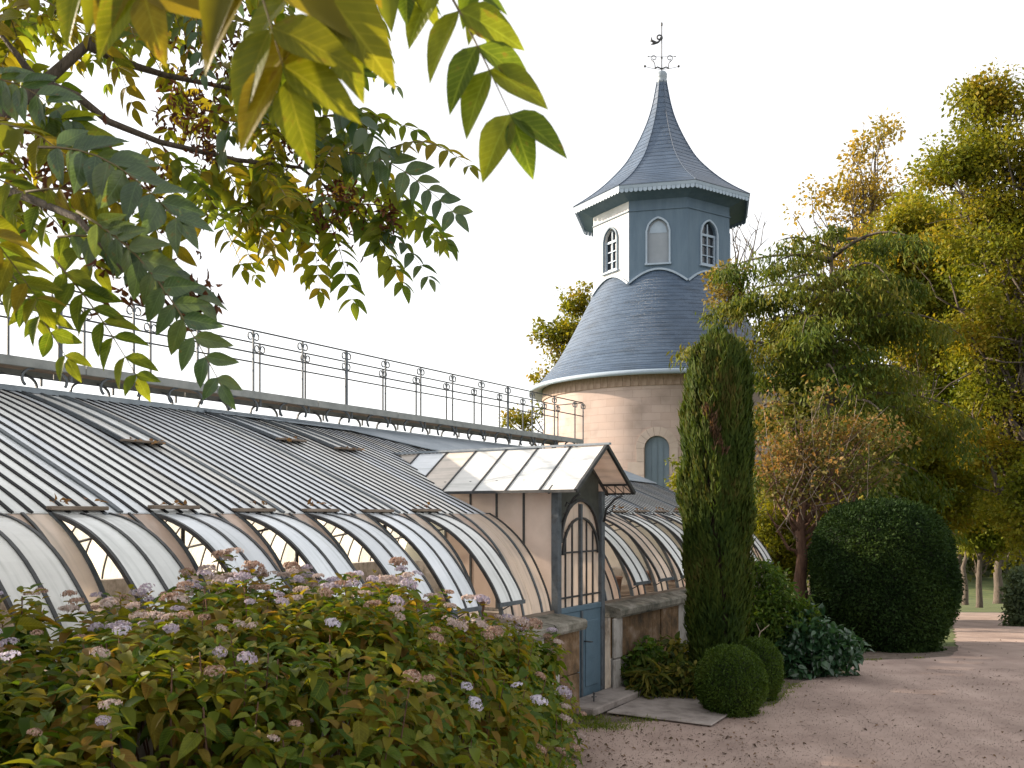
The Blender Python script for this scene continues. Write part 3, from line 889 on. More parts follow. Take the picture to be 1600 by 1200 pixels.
for sp_ in ks:
    if sp_ < s_a or sp_ > s_b-0.4: continue
    for d in (7.77, 8.26):
        for nm_, m_ in sup: link(nm_, m_, None, ww, (sp_-S0-0.05, d-D0, 0))
for d in (7.77,):
    mb = MB(); mb.tube([g(s_a, d, 3.095), g(s_b, d, 3.095)], 0.006, 5); mb.build('tie_rod', M_iron, ww)
rl = empty('railing'); rl.parent = gh
def post_mesh(thick, ztop):
    mb = MB(); mb.box(-thick/2, thick/2, -0.008, 0.008, zt0+0.01, ztop)
    r_ = 0.032
    for sg in (-1, 1):
        mb.strip([(sg*(0.012+r_) + r_*math.cos(t)*sg*-1.0, 0, ztop - 0.02 - r_*1.25 + r_*1.25*math.sin(t)) for t in np.linspace(-0.2, 1.75*pi, 12)], 0.014, 0.011, (0, 1, 0))
    me = mb.mesh('rail_post'); me.materials.append(M_rib); return me
pf, pft, pbk = post_mesh(0.02, 3.92), post_mesh(0.042, 3.92), post_mesh(0.02, 3.915)
i = 0
for k in range(-11, 12):
    s = 6.776 + PSP*k
    if s_a - 0.1 <= s <= s_b:
        link('rail_post', pft if k % 5 == 2 else pf, None, rl, (s-S0, 7.75-D0, 0))
    s = 6.598 + PSP*k
    if s_a - 0.1 <= s <= s_b:
        link('rail_post', pbk, None, rl, (s-S0, 8.28-D0, 0))
link('rail_post', pf, None, rl, (s_b-S0, 7.75-D0, 0)); link('rail_post', pbk, None, rl, (s_b-S0, 8.28-D0, 0))
for (d, z) in ((7.75, 3.925), (7.75, 3.68), (8.28, 3.92), (8.28, 3.69)):
    mb = MB(); mb.beam(g(s_a, d, z), g(s_b, d, z), 0.012, 0.016); mb.build('rail', M_iron, rl)
mb = MB(); mb.beam(g(s_b, 7.75, 3.925), g(s_b, 8.28, 3.92), 0.012, 0.016); mb.build('rail', M_iron, rl)

# ------------------------------------------------------------------ doorstep and slab
M_conc = surf('worn_concrete', (0.12, 0.098, 0.085), (0.25, 0.215, 0.195), scale=5, rough=0.9, bump=0.6, bscale=50, c3=(0.31, 0.27, 0.245), detail=12)
st = MB(); st.bbox(-0.52, 0.62, -0.24, 0.12, 0.0, 0.075, 0.012)
sto = st.build('door_step', M_conc, None, gw(PC, 4.10, 0.012)); sto.rotation_euler = (0, 0, pi/2 - TH)
tag(sto, 'low concrete doorstep at the foot of the blue greenhouse door', 'step')
sl = MB(); sl.bbox(-0.55, 0.66, -0.62, 0.4, 0.0, 0.018, 0.008)
slo = sl.build('paving_slab', M_conc, None, gw(PC+0.25, 3.45, 0.012)); slo.rotation_euler = (0, 0, pi/2 - TH + 0.03)
tag(slo, 'flat grey paving slab between doorstep and clipped box balls', 'slab')
p = on_ground(928, 1112)
stk = MB(); stk.tube([(0, 0, -0.05), (0, 0, 0.15)], 0.008, 6); stk.ball((0, 0, 0.155), 0.014, 8); stk.tube([(-0.025, 0, 0.12), (0.025, 0, 0.12)], 0.006, 5)
so = stk.build('iron_stake', M_iron, None, (p.x, p.y, 0.012)); tag(so, 'short black iron stake standing beside the doorstep', 'stake')

# ------------------------------------------------------------------ tower
TY = 25.0; TX = (1034-800)/F*TY
tw = empty('tower', (TX, TY, -2.0)); tag(tw, 'round stone tower with bell shaped slate roof and blue octagonal lantern storey', 'tower')
def masonry(name, cA, cB, mortar, sx, sz, rough=0.9):
    m, nt, out = nmat(name)
    uv = nt.nodes.new('ShaderNodeUVMap')
    bk = nt.nodes.new('ShaderNodeTexBrick')
    bk.inputs['Color1'].default_value = (*cA, 1); bk.inputs['Color2'].default_value = (*cB, 1); bk.inputs['Mortar'].default_value = (*mortar, 1)
    bk.inputs['Scale'].default_value = 1.0; bk.inputs['Brick Width'].default_value = sx; bk.inputs['Row Height'].default_value = sz
    bk.inputs['Mortar Size'].default_value = 0.006; bk.inputs['Mortar Smooth'].default_value = 0.3; bk.inputs['Bias'].default_value = 0.0
    nt.links.new(uv.outputs[0], bk.inputs['Vector'])
    nz = N(nt, 'ShaderNodeTexNoise'); nz.inputs['Scale'].default_value = 1.2; nz.inputs['Detail'].default_value = 8
    nt.links.new(uv.outputs[0], nz.inputs['Vector'])
    rp = ramp(nt, nz.outputs[0], [(0.28, (0.60, 0.60, 0.58)), (0.5, (0.95, 0.94, 0.93)), (0.7, (1.1, 1.07, 1.04))])
    mx = N(nt, 'ShaderNodeMix', data_type='RGBA', blend_type='MULTIPLY'); mx.inputs[0].default_value = 1
    nt.links.new(bk.outputs[0], mx.inputs[6]); nt.links.new(rp.outputs[0], mx.inputs[7])
    p = nt.nodes.new('ShaderNodeBsdfPrincipled'); p.inputs['Roughness'].default_value = rough
    nt.links.new(mx.outputs[2], p.inputs['Base Color'])
    bp = nt.nodes.new('ShaderNodeBump'); bp.inputs['Strength'].default_value = 0.5; bp.inputs['Distance'].default_value = 0.012
    sb = N(nt, 'ShaderNodeMath', operation='SUBTRACT'); sb.inputs[0].default_value = 1.0; nt.links.new(bk.outputs['Fac'], sb.inputs[1])
    nt.links.new(sb.outputs[0], bp.inputs['Height']); nt.links.new(bp.outputs[0], p.inputs['Normal'])
    nt.links.new(p.outputs[0], out.inputs['Surface'])
    return m
M_twall = masonry('pink_ashlar', (0.46, 0.36, 0.32), (0.50, 0.40, 0.36), (0.43, 0.335, 0.295), 0.46, 0.19)
M_slate = masonry('blue_slate', (0.050, 0.082, 0.135), (0.066, 0.103, 0.162), (0.045, 0.073, 0.118), 0.22, 0.5, rough=0.42)
M_tpaint = surf('slate_blue_paint', (0.070, 0.115, 0.165), (0.090, 0.14, 0.192), scale=2.2, rough=0.65, bump=0.3, bscale=30, c3=(0.108, 0.16, 0.212), stretch=(3, 3, 0.45), detail=9)
M_twhite = surf('white_lantern_face', (0.50, 0.50, 0.49), (0.58, 0.57, 0.56), scale=2.5, rough=0.7, bump=0.2, bscale=40, c3=(0.62, 0.61, 0.60))
M_trim = surf('white_blue_trim', (0.27, 0.34, 0.42), (0.34, 0.41, 0.49), scale=5, rough=0.6, bump=0.15, bscale=60)
M_shut = surf('slate_blue_shutter', (0.12, 0.17, 0.215), (0.155, 0.21, 0.26), scale=3, rough=0.6, bump=0.2, bscale=50)
M_dark = surf('dark_window_glass', (0.012, 0.015, 0.02), (0.03, 0.036, 0.045), scale=2, rough=0.12, bump=0.05, bscale=6)
M_blind = surf('pale_blind', (0.22, 0.25, 0.28), (0.27, 0.30, 0.34), scale=2, rough=0.7, bump=0.1, bscale=30)
M_wood = surf('brown_eave_boards', (0.26, 0.18, 0.135), (0.40, 0.30, 0.24), scale=7, rough=0.85, bump=0.4, bscale=50, stretch=(3, 3, 0.6))

def uv_lathe(name, prof, n, mat, parent, radial_corners=None, a0=0.0, vscale=1.0, rref=None, a1=None, smooth=True):
    """surface of revolution with metric UVs; courses step out a little at each ring pair"""
    full = a1 is None
    span = 2*pi if full else a1 - a0
    L = [0.0]
    for i in range(1, len(prof)): L.append(L[-1] + math.hypot(prof[i][0]-prof[i-1][0], prof[i][1]-prof[i-1][1]))
    V = []; Fc = []; uvs = []
    for (r, z) in prof:
        for k in range(n+1):
            a = a0 + span*k/n
            V.append((r*math.cos(a), r*math.sin(a), z))
    rr = rref or prof[0][0]
    for i in range(len(prof)-1):
        for k in range(n):
            q = i*(n+1)+k
            Fc.append((q, q+1, q+n+2, q+n+1))
            for (ii, kk) in ((i, k), (i, k+1), (i+1, k+1), (i+1, k)):
                uvs += [span*kk/n*rr, L[ii]*vscale]
    me = bpy.data.meshes.new(name); me.from_pydata(V, [], Fc)
    ul = me.uv_layers.new(name='UVMap'); ul.data.foreach_set('uv', uvs)
    if smooth: me.polygons.foreach_set('use_smooth', [True]*len(Fc))
    me.update()
    return link(name, me, mat, parent)

ZB = 2.0          # tower local z = world z + 2
# wall with a real opening for the shuttered window
RW = 3.3; WZ1 = 5.36
WA = -pi/2 - R(11.5)            # window bearing
WH = 0.30/RW                    # half angle
SILL, SPR = 1.55, 3.50
def ring_wall():
    angs = sorted(set([round(-pi + 2*pi*k/96, 5) for k in range(97)] + [round(((WA + WH*math.cos(t) + pi) % (2*pi)) - pi, 5) for t in np.linspace(0, pi, 11)]))
    V = []; Fc = []; U = []
    Wc = ((WA + pi) % (2*pi)) - pi
    def top(a):
        q = (a - Wc)/WH
        return SPR + 0.30*math.sqrt(max(0, 1-q*q))
    def quad(a, b, z):
        b0 = len(V)
        for (aa, zz) in ((a, z[0]), (b, z[1]), (b, z[2]), (a, z[3])):
            V.append((RW*math.cos(aa), RW*math.sin(aa), zz+ZB)); U.append((aa*RW, zz))
        Fc.append((b0, b0+1, b0+2, b0+3))
    for a, b in zip(angs[:-1], angs[1:]):
        m = 0.5*(a+b)
        if abs(m - Wc) < WH:
            quad(a, b, (-2, -2, SILL, SILL)); quad(a, b, (top(a), top(b), WZ1, WZ1))
        else:
            quad(a, b, (-2, -2, WZ1, WZ1))
    me = bpy.data.meshes.new('wall'); me.from_pydata(V, [], Fc)
    ul = me.uv_layers.new(name='UVMap')
    ul.data.foreach_set('uv', [c for f in Fc for i in f for c in U[i]])
    me.polygons.foreach_set('use_smooth', [True]*len(Fc)); 
    import bmesh
    bm = bmesh.new(); bm.from_mesh(me); bmesh.ops.remove_doubles(bm, verts=bm.verts, dist=1e-4); bm.to_mesh(me); bm.free()
    return link('wall', me, M_twall, tw)
wl = ring_wall()
def cyl(a, r, z): return (r*math.cos(a), r*math.sin(a), z+ZB)
# reveal, shutter
win = empty('window'); win.parent = tw
out_ = [(WA-WH, SILL)] + [(WA + WH*-math.cos(t), SPR + 0.30*math.sin(t)) for t in np.linspace(0, pi, 13)] + [(WA+WH, SILL)]
vs = [cyl(a, RW+0.002, z) for a, z in out_] + [cyl(a, RW-0.16, z) for a, z in out_]; n = len(out_)
MB().add(vs, [(i, i+1, n+i+1, n+i) for i in range(n-1)] + [(n-1, 0, n, 2*n-1)]).build('reveal', M_twall, win)
vs = [cyl(a, RW-0.10, z) for a, z in out_]; MB().add(vs, [tuple(range(n))]).build('shutter', M_shut, win)
for q in (-0.5, 0.0, 0.5):
    mb = MB(); a = WA + WH*q; mb.box(-0.004, 0.004, -0.006, 0.004, 0, SPR+0.2-SILL); o = mb.build('shutter_batten', M_shut, win, cyl(a, RW-0.098, SILL)); o.rotation_euler = (0, 0, a+pi/2)
# dressed stones round the window: jamb blocks and voussoirs
M_dress = surf('dressed_limestone', (0.48, 0.39, 0.335), (0.57, 0.47, 0.41), scale=4, rough=0.9, bump=0.3, bscale=40)
def block(a0, a1, z0, z1, pr=0.018):
    vs = []
    for r in (RW-0.03, RW+pr):
        for (a, z) in ((a0, z0), (a1, z0), (a1, z1), (a0, z1)): vs.append(cyl(a, r, z))
    return MB().add(vs, [(0,3,2,1),(4,5,6,7),(0,1,5,4),(1,2,6,5),(2,3,7,6),(3,0,4,7)])
z = SILL
k = 0
while z < SPR - 0.05:
    h = 0.325
    for sg in (-1, 1):
        w = (0.42 if k % 2 == 0 else 0.20)/RW
        a0, a1 = sorted((WA+sg*(WH+0.004), WA+sg*(WH+w)))
        block(a0, a1, z+0.004, z+h-0.004).build('jamb_stone', M_dress, win)
    z += h; k += 1
for i in range(9):
    t0, t1 = pi*i/9+0.012, pi*(i+1)/9-0.012
    vs = []
    for r in (RW-0.03, RW+0.018):
        for (rr, t) in ((0.305, t0), (0.52, t0), (0.52, t1), (0.305, t1)):
            vs.append(cyl(WA - rr/RW*math.cos(t), r, SPR+rr*math.sin(t)))
    MB().add(vs, [(0,3,2,1),(4,5,6,7),(0,1,5,4),(1,2,6,5),(2,3,7,6),(3,0,4,7)]).build('voussoir', M_dress, win)
# timber boards below the eave
bd = MB(); bd.bbox(-0.098, 0.098, -0.02, 0.0, 0, 0.30, 0.004); bdm = bd.mesh('eave_board'); bdm.materials.append(M_wood)
for k in range(104):
    a = 2*pi*k/104
    o = link('eave_board', bdm, None, tw, cyl(a, RW+0.012, WZ1-0.33)); o.rotation_euler = (0, 0, a + pi/2)
# bell roof with slate courses
key = [(3.68, 5.30), (3.42, 5.52), (2.98, 6.03), (2.58, 6.70), (2.24, 7.35), (1.94, 7.94), (1.72, 8.45)]
def smooth_prof(key, n):
    ks_ = np.linspace(0, len(key)-1, n); out = []
    P = np.array(key)
    for t in ks_:
        i = int(min(len(key)-2, math.floor(t))); f = t-i
        p0, p1, p2, p3 = P[max(i-1, 0)], P[i], P[i+1], P[min(i+2, len(key)-1)]
        out.append(tuple(0.5*((2*p1)+(-p0+p2)*f+(2*p0-5*p1+4*p2-p3)*f*f+(-p0+3*p1-3*p2+p3)*f**3)))
    return out
bell = smooth_prof(key, 37)
def bell_z(r):
    rs = [p[0] for p in bell][::-1]; zs = [p[1] for p in bell][::-1]
    return float(np.interp(r, rs, zs))
courses = []
for i in range(len(bell)-1):
    (r0, z0), (r1, z1) = bell[i], bell[i+1]
    t = Vector((r1-r0, z1-z0)).normalized(); nn = Vector((t.y, -t.x)) 
    courses.append((r0 + nn.x*0.007, z0+ZB + nn.y*0.007)); courses.append((r1 + nn.x*0.002, z1+ZB + nn.y*0.002))
Lc = math.hypot(bell[1][0]-bell[0][0], bell[1][1]-bell[0][1])
rf = empty('bell_roof'); rf.parent = tw
uv_lathe('slate_courses', courses, 150, M_slate, rf, vscale=5.5, rref=3.0, smooth=False)
mb = MB(); mb.lathe([(3.34, 5.34+ZB), (3.66, 5.25+ZB), (3.70, 5.25+ZB), (3.72, 5.34+ZB), (3.66, 5.37+ZB), (3.34, 5.40+ZB)], 96); mb.build('gutter', M_trim, rf)
# octagonal lantern storey
OA = [-pi/2 + R(10) + k*pi/4 for k in range(8)]
RO = 1.97; OZ0, OZ1 = 7.2, 10.12
ap = RO*math.cos(pi/8); hw = RO*math.sin(pi/8)
ln = empty('lantern'); ln.parent = tw
for k in range(8):
    am = OA[k] + pi/8
    tx = Vector((-math.sin(am), math.cos(am), 0)); nx = Vector((math.cos(am), math.sin(am), 0))
    def P(x, z, off=0.0): return tuple(nx*(ap+off) + tx*x + Vector((0, 0, z+ZB)))
    ww_, sill, spr, rise = 0.28, 8.40, 9.22, 0.34
    def az(x): 
        q = abs(x)/ww_; return spr + rise*math.sqrt(max(0, 1-q*q))*0.8 + rise*0.2*(1-q)
    xs = list(np.linspace(-ww_, ww_, 13))
    mb = MB()
    mb.add([P(-hw, OZ0), P(-ww_, OZ0), P(-ww_, OZ1), P(-hw, OZ1)], [(0,1,2,3)])
    mb.add([P(ww_, OZ0), P(hw, OZ0), P(hw, OZ1), P(ww_, OZ1)], [(0,1,2,3)])
    mb.add([P(-ww_, OZ0), P(ww_, OZ0), P(ww_, sill), P(-ww_, sill)], [(0,1,2,3)])
    for a, b in zip(xs[:-1], xs[1:]): mb.add([P(a, az(a)), P(b, az(b)), P(b, OZ1), P(a, OZ1)], [(0,1,2,3)])
    ol = [(-ww_, sill)] + [(x, az(x)) for x in xs] + [(ww_, sill)]
    n = len(ol)
    vs = [P(x, z) for x, z in ol] + [P(x, z, -0.14) for x, z in ol]
    mb.add(vs, [(i, i+1, n+i+1, n+i) for i in range(n-1)] + [(n-1, 0, n, 2*n-1)])
    mb.build('wall_panel', M_twhite if k in (5, 6) else M_tpaint, ln)  # the two left-hand faces are coloured paler than the rest
    vis = 1 if k in (6, 7, 0) else (2 if k in (1,) else 0)
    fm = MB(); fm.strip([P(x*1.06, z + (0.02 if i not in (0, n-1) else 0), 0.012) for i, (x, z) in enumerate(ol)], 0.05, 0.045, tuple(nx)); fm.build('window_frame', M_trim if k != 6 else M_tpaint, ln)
    sm_ = MB(); c0 = [P(x, z, o_) for o_ in (-0.02, 0.07) for (x, z) in ((-ww_-0.06, sill-0.05), (ww_+0.06, sill-0.05), (ww_+0.06, sill-0.005), (-ww_-0.06, sill-0.005))]
    sm_.add(c0, [(0,3,2,1),(4,5,6,7),(0,1,5,4),(1,2,6,5),(2,3,7,6),(3,0,4,7)]); sm_.build('window_sill', M_trim, ln)
    blind = (k == 7)
    # glazing: one pane per light, muntins between
    zsplit = spr - 0.02
    if blind:
        MB().add([P(x, z, -0.06) for x, z in ol], [tuple(range(n))]).build('blind', M_blind, ln)
        MB().add([P(x, z, -0.052) for x, z in [(q_*0.86, az(q_)-0.05) for q_ in xs if az(q_)-0.05 > zsplit] + [(ww_*0.82, zsplit), (-ww_*0.82, zsplit)]], [tuple(range(len([q_ for q_ in xs if az(q_)-0.05 > zsplit])+2))]).build('fanlight', M_trim, ln)
    else:
        MB().add([P(x, z, -0.10) for x, z in ol], [tuple(range(n))]).build('pane', M_dark, ln)
        mm = MB()
        def bar(x0, x1, z0, z1, o0=-0.095, o1=-0.05):
            c = [P(x, z, o_) for o_ in (o0, o1) for (x, z) in ((x0, z0), (x1, z0), (x1, z1), (x0, z1))]
            mm.add(c, [(0,3,2,1),(4,5,6,7),(0,1,5,4),(1,2,6,5),(2,3,7,6),(3,0,4,7)])
        bar(-0.016, 0.016, sill, spr+rise-0.06); bar(-ww_, ww_, zsplit-0.03, zsplit+0.03, -0.094, -0.045)
        for zz in (sill+0.27, sill+0.54): bar(-ww_, ww_, zz-0.014, zz+0.014, -0.093, -0.055)
        bar(-ww_, -ww_+0.05, sill, zsplit, -0.092, -0.05); bar(ww_-0.05, ww_, sill, zsplit, -0.092, -0.05); bar(-ww_, ww_, sill, sill+0.07, -0.091, -0.048)
        mm.build('muntins', M_trim, ln)
    # fillet band under the eave
    c0 = [P(x, z, o_) for o_ in (-0.02, 0.03) for (x, z) in ((-hw-0.008, 9.78), (hw+0.008, 9.78), (hw+0.008, 9.81), (-hw-0.008, 9.81))]
    MB().add(c0, [(0,3,2,1),(4,5,6,7),(0,1,5,4),(1,2,6,5),(2,3,7,6),(3,0,4,7)]).build('band', M_tpaint, ln)
    # scalloped lead flashing where the lantern meets the bell roof
    pts = []
    for x in np.linspace(-hw, hw, 17):
        rr = math.hypot(ap, x); pts.append(P(x, bell_z(rr) + 0.035, 0.03))
    MB().strip(pts, 0.05, 0.05, tuple(nx)).build('flashing', M_trim, rf)
# eave, soffit, scalloped valance and flared spire
skey = [(2.53, 10.31), (2.07, 10.62), (1.60, 11.0), (1.07, 11.56), (0.73, 12.11), (0.45, 12.70), (0.27, 13.25), (0.13, 13.95)]
sp_prof = smooth_prof(skey, 30)
spi = empty('spire'); spi.parent = tw
for k in range(8):
    a0, a1 = OA[k], OA[k] + pi/4
    c = []
    for i in range(len(sp_prof)-1):
        (r0, z0), (r1, z1) = sp_prof[i], sp_prof[i+1]
        c.append((r0+0.008, z0+ZB)); c.append((r1, z1+ZB))
    uv_lathe('slate_face', c, 1, M_slate, spi, a0=a0, a1=a1, vscale=4.5, rref=1.6, smooth=False)
    hipm = MB(); hipm.tube([((r+0.012)*math.cos(a0), (r+0.012)*math.sin(a0), z+ZB+0.004) for r, z in sp_prof], 0.010, 5); hipm.build('hip_ridge', M_slate, spi)
    am = a0 + pi/8; tx = Vector((-math.sin(am), math.cos(am), 0)); nx = Vector((math.cos(am), math.sin(am), 0))
    RE = 2.50; ape, hwe = RE*math.cos(pi/8), RE*math.sin(pi/8)
    def Q(x, off, z): return tuple(nx*off + tx*x + Vector((0, 0, z+ZB)))
    # fascia
    vs = [Q(-hwe, ape, 10.23), Q(hwe, ape, 10.23), Q(hwe+0.01, ape+0.02, 10.305), Q(-hwe-0.01, ape+0.02, 10.305), Q(-hwe+0.01, ape-0.03, 10.23), Q(hwe-0.01, ape-0.03, 10.23), Q(hwe-0.01, ape-0.03, 10.305), Q(-hwe+0.01, ape-0.03, 10.305)]
    MB().add(vs, [(0,1,2,3),(5,4,7,6),(0,4,5,1)]).build('fascia', M_trim, spi)
    # soffit cove
    h2 = hw
    vs = [Q(-hwe+0.012, ape-0.03, 10.235), Q(hwe-0.012, ape-0.03, 10.235), Q(h2, ap+0.0, 10.06), Q(-h2, ap+0.0, 10.06)]
    MB().add(vs, [(3,2,1,0)]).build('soffit', M_tpaint, spi)
    # scalloped valance board
    nsc = 16; vs = []; fs = []
    W = hwe*2-0.02
    for q in range(nsc):
        x0 = -hwe+0.01 + W*q/nsc; x1 = x0 + W/nsc
        cx_ = 0.5*(x0+x1)
        loop = [(x0+0.006, 10.235), (x0+0.006, 10.165), (cx_-0.035, 10.14), (cx_, 10.125), (cx_+0.035, 10.14), (x1-0.006, 10.165), (x1-0.006, 10.235)]
        b = len(vs); m_ = len(loop)
        vs += [Q(x, ape-0.006, z) for x, z in loop] + [Q(x, ape-0.024, z) for x, z in loop]
        fs += [tuple(b+i for i in range(m_)), tuple(b+m_+i for i in range(m_))[::-1]] + [(b+i, b+m_+i, b+m_+(i+1) % m_, b+(i+1) % m_) for i in range(m_)]
    MB().add(vs, fs).build('valance', M_trim, spi)
# finial and weathervane
mb = MB(); mb.lathe([(0.02, 13.85+ZB), (0.14, 13.90+ZB), (0.15, 13.98+ZB), (0.11, 14.0+ZB), (0.145, 14.05+ZB), (0.15, 14.16+ZB), (0.11, 14.22+ZB), (0.04, 14.25+ZB), (0.001, 14.26+ZB)], 12); mb.build('finial', M_lead, tw)
va = empty('weathervane'); va.parent = tw
z0 = 14.2+ZB
mb = MB(); mb.tube([(0, 0, z0), (0, 0, z0+1.38)], 0.014, 6); mb.ball((0, 0, z0+1.36), 0.03, 8, sz=2.2); mb.ball((0, 0, z0+0.42), 0.03, 8); mb.build('rod', M_iron, va)
def spiral(cx, cz, r, a0, turns, sg=1, n=18): return [(cx + sg*r*(1-0.55*i/(n-1))*math.cos(a0+turns*2*pi*i/(n-1)), 0, cz + r*(1-0.55*i/(n-1))*math.sin(a0+turns*2*pi*i/(n-1))) for i in range(n)]
mb = MB()
for sg in (-1, 1):
    mb.tube([(0, 0, z0+0.12), (sg*0.12, 0, z0+0.17), (sg*0.2, 0, z0+0.13)], 0.018, 6)
    mb.tube([(sg*0.18, 0, z0+0.14), (sg*0.2, 0, z0+0.28), (sg*0.28, 0, z0+0.36)], 0.012, 5)
    mb.tube(spiral(sg*0.22, z0+0.42, 0.09, -pi/2, 1.2, sg), 0.011, 5)
    mb.tube([(0, 0, z0+0.1), (sg*0.25, 0, z0+0.13), (sg*0.46, 0, z0+0.18)], 0.007, 5)
    mb.ball((sg*0.47, 0, z0+0.19), 0.036, 8)
    mb.tube([(0, 0, z0+0.45), (sg*0.33, 0, z0+0.46), (sg*0.38, 0, z0+0.46)], 0.007, 5)
    mb.ball((sg*0.37, 0, z0+0.46), 0.022, 6, sx=1.6, sz=0.6)
mb.build('scrollwork', M_iron, va)
mb = MB(); mb.tube([(0.02, 0, z0+0.98), (-0.1, 0, z0+0.86), (-0.22, 0, z0+0.82), (-0.3, 0, z0+0.80)], [0.02, 0.03, 0.03, 0.012], 6)
mb.tube(spiral(-0.07, z0+0.99, 0.085, -pi*0.2, 1.15), 0.022, 6); mb.tube([(-0.2, 0, z0+0.83), (-0.29, 0, z0+0.92), (-0.28, 0, z0+1.0)], [0.025, 0.03, 0.01], 6)
mb.tube([(-0.15, 0, z0+0.86), (-0.25, 0, z0+0.90), (-0.32, 0, z0+0.88)], [0.02, 0.026, 0.008], 6)
mb.build('vane', M_iron, va)
# ------------------------------------------------------------------ vegetation helpers
M_bark = surf('grey_brown_bark', (0.05, 0.038, 0.028), (0.14, 0.11, 0.085), scale=6, rough=0.95, bump=0.9, bscale=30, stretch=(4, 4, 0.7), bdist=0.02)
M_barkred = surf('reddish_bark', (0.07, 0.035, 0.022), (0.17, 0.09, 0.055), scale=6, rough=0.95, bump=0.9, bscale=30, stretch=(4, 4, 0.7), bdist=0.02)
M_barkpale = surf('pale_twig_bark', (0.20, 0.15, 0.11), (0.36, 0.29, 0.22), scale=8, rough=0.9, bump=0.5, bscale=40, stretch=(3, 3, 0.7))
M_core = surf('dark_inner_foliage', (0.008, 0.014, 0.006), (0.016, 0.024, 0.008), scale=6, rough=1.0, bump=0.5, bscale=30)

def ell_points(r, ells, n, shell=0.45):
    """points in a union of ellipsoids [(cx,cy,cz,rx,ry,rz,weight)], biased to the outside"""
    w = np.array([e[6] if len(e) > 6 else e[3]*e[4]*e[5] for e in ells], float); w /= w.sum()
    idx = r.choice(len(ells), size=n, p=w)
    E = np.array([e[:6] for e in ells], float)[idx]
    d = unit(r.normal(size=(n, 3)))
    rad = shell + (1-shell)*r.random(n)**0.6
    return E[:, :3] + d*rad[:, None]*E[:, 3:6], d

def clump_leaves(r, C, rad, n_per, L, W, droop=0.2, out=None, flat=0.75, nup=0.8, asp=1.0):
    K = len(C)
    n = K*n_per
    c = np.repeat(C, n_per, 0); rr = np.repeat(np.broadcast_to(rad, (K,)), n_per)
    d = unit(r.normal(size=(n, 3)))
    off = d*(r.random(n)**0.45)[:, None]*rr[:, None]
    off[:, 2] *= flat
    P = c + off
    T = d*0.8 + r.normal(size=(n, 3))*0.6; T[:, 2] -= droop
    Nn = r.normal(size=(n, 3))*0.7 + d*0.35; Nn[:, 2] += nup
    Ls = L*r.uniform(0.45, 1.45, n)
    return P, frames(T, Nn, Ls, Ls*W)

def tubes_mesh(paths, n=5):
    mb = MB()
    for pts, rads in paths: mb.tube(pts, rads, n)
    return mb

def bend(p, q, sag=0.0, n=5, r=None, j=0.0):
    p = Vector(p); q = Vector(q); out = []
    L = (q-p).length
    for i in range(n):
        t = i/(n-1)
        v = p.lerp(q, t) + Vector((0, 0, -sag*L*math.sin(pi*t)))
        if r is not None and 0 < i < n-1: v += Vector(r.normal(size=3))*j*L
        out.append(v)
    return out

def tree(name, label, cat, base, height, ells, n_clump, n_per, crad, leaf, lw, mat, bark, tr=0.15, lean=(0, 0), seed=1, group=None, limbs=30,
         droop=0.2, shell=0.35, twig=0.02, hole=0.0, lowest=0.2, flat=0.75, nup=0.8, extra_limbs=0, proto=None):
    r = np.random.default_rng(seed)
    base = Vector(base)
    t = empty(name, base)
    tag(t, label, cat, group)
    C, d = ell_points(r, ells, n_clump, shell)
    if hole > 0:
        # leave gaps
        ph = r.uniform(0, 6, 3)
        f = np.sin(C[:, 0]*1.7/hole+ph[0]) + np.sin(C[:, 1]*1.5/hole+ph[1]) + np.sin(C[:, 2]*1.9/hole+ph[2])
        C = C[f > -0.9]
    P, M = clump_leaves(r, C, crad*r.uniform(0.6, 1.3, len(C)), n_per, leaf, lw, droop, flat=flat, nup=nup)
    pv, pf_ = proto if proto else (QUAD_V, QUAD_F)
    V, Fc = scatter(pv, pf_, M, P)
    o = link('crown', np_mesh('crown', V, Fc), mat, t); tag(o, kind='stuff')
    paths = []
    top = Vector((lean[0], lean[1], height*0.93))
    tp = [Vector((0, 0, -0.3))] + [Vector((lean[0]*q*q, lean[1]*q*q, height*0.93*q)) + Vector((r.normal()*0.015*height*q*(1-q)*2, r.normal()*0.015*height*q*(1-q)*2, 0)) for q in np.linspace(0.04, 1, 9)]
    trad = [tr*1.35] + [tr*(1.08 - 0.98*q) for q in np.linspace(0.0, 1, 9)]
    mb = MB(); mb.tube(tp, trad, 9); mb.build('trunk', bark, t)
    order = r.permutation(len(C))[:limbs]
    lm = MB()
    for i in order:
        c = Vector(C[i]); q = max(lowest, min(0.92, (c.z/height) - 0.12 - r.uniform(0, 0.14)))
        st_ = Vector((lean[0]*q*q, lean[1]*q*q, height*0.93*q))
        pts = bend(st_, c, r.uniform(-0.05, 0.1), 6, r, 0.035)
        r0 = max(twig*1.2, tr*(1.0-q)*0.5)
        lm.tube(pts, [r0*(1-0.8*k/5) + 0.2*twig for k in range(6)], 5)
        for _ in range(3):
            k = r.integers(2, 5); e = pts[k] + Vector(r.normal(size=3))*0.35*(c-st_).length*0.5
            lm.tube(bend(pts[k], e, 0, 4, r, 0.05), [r0*0.4, r0*0.3, r0*0.2, twig*0.25], 4)
    if limbs: lm.build('limbs', bark, t)
    return t

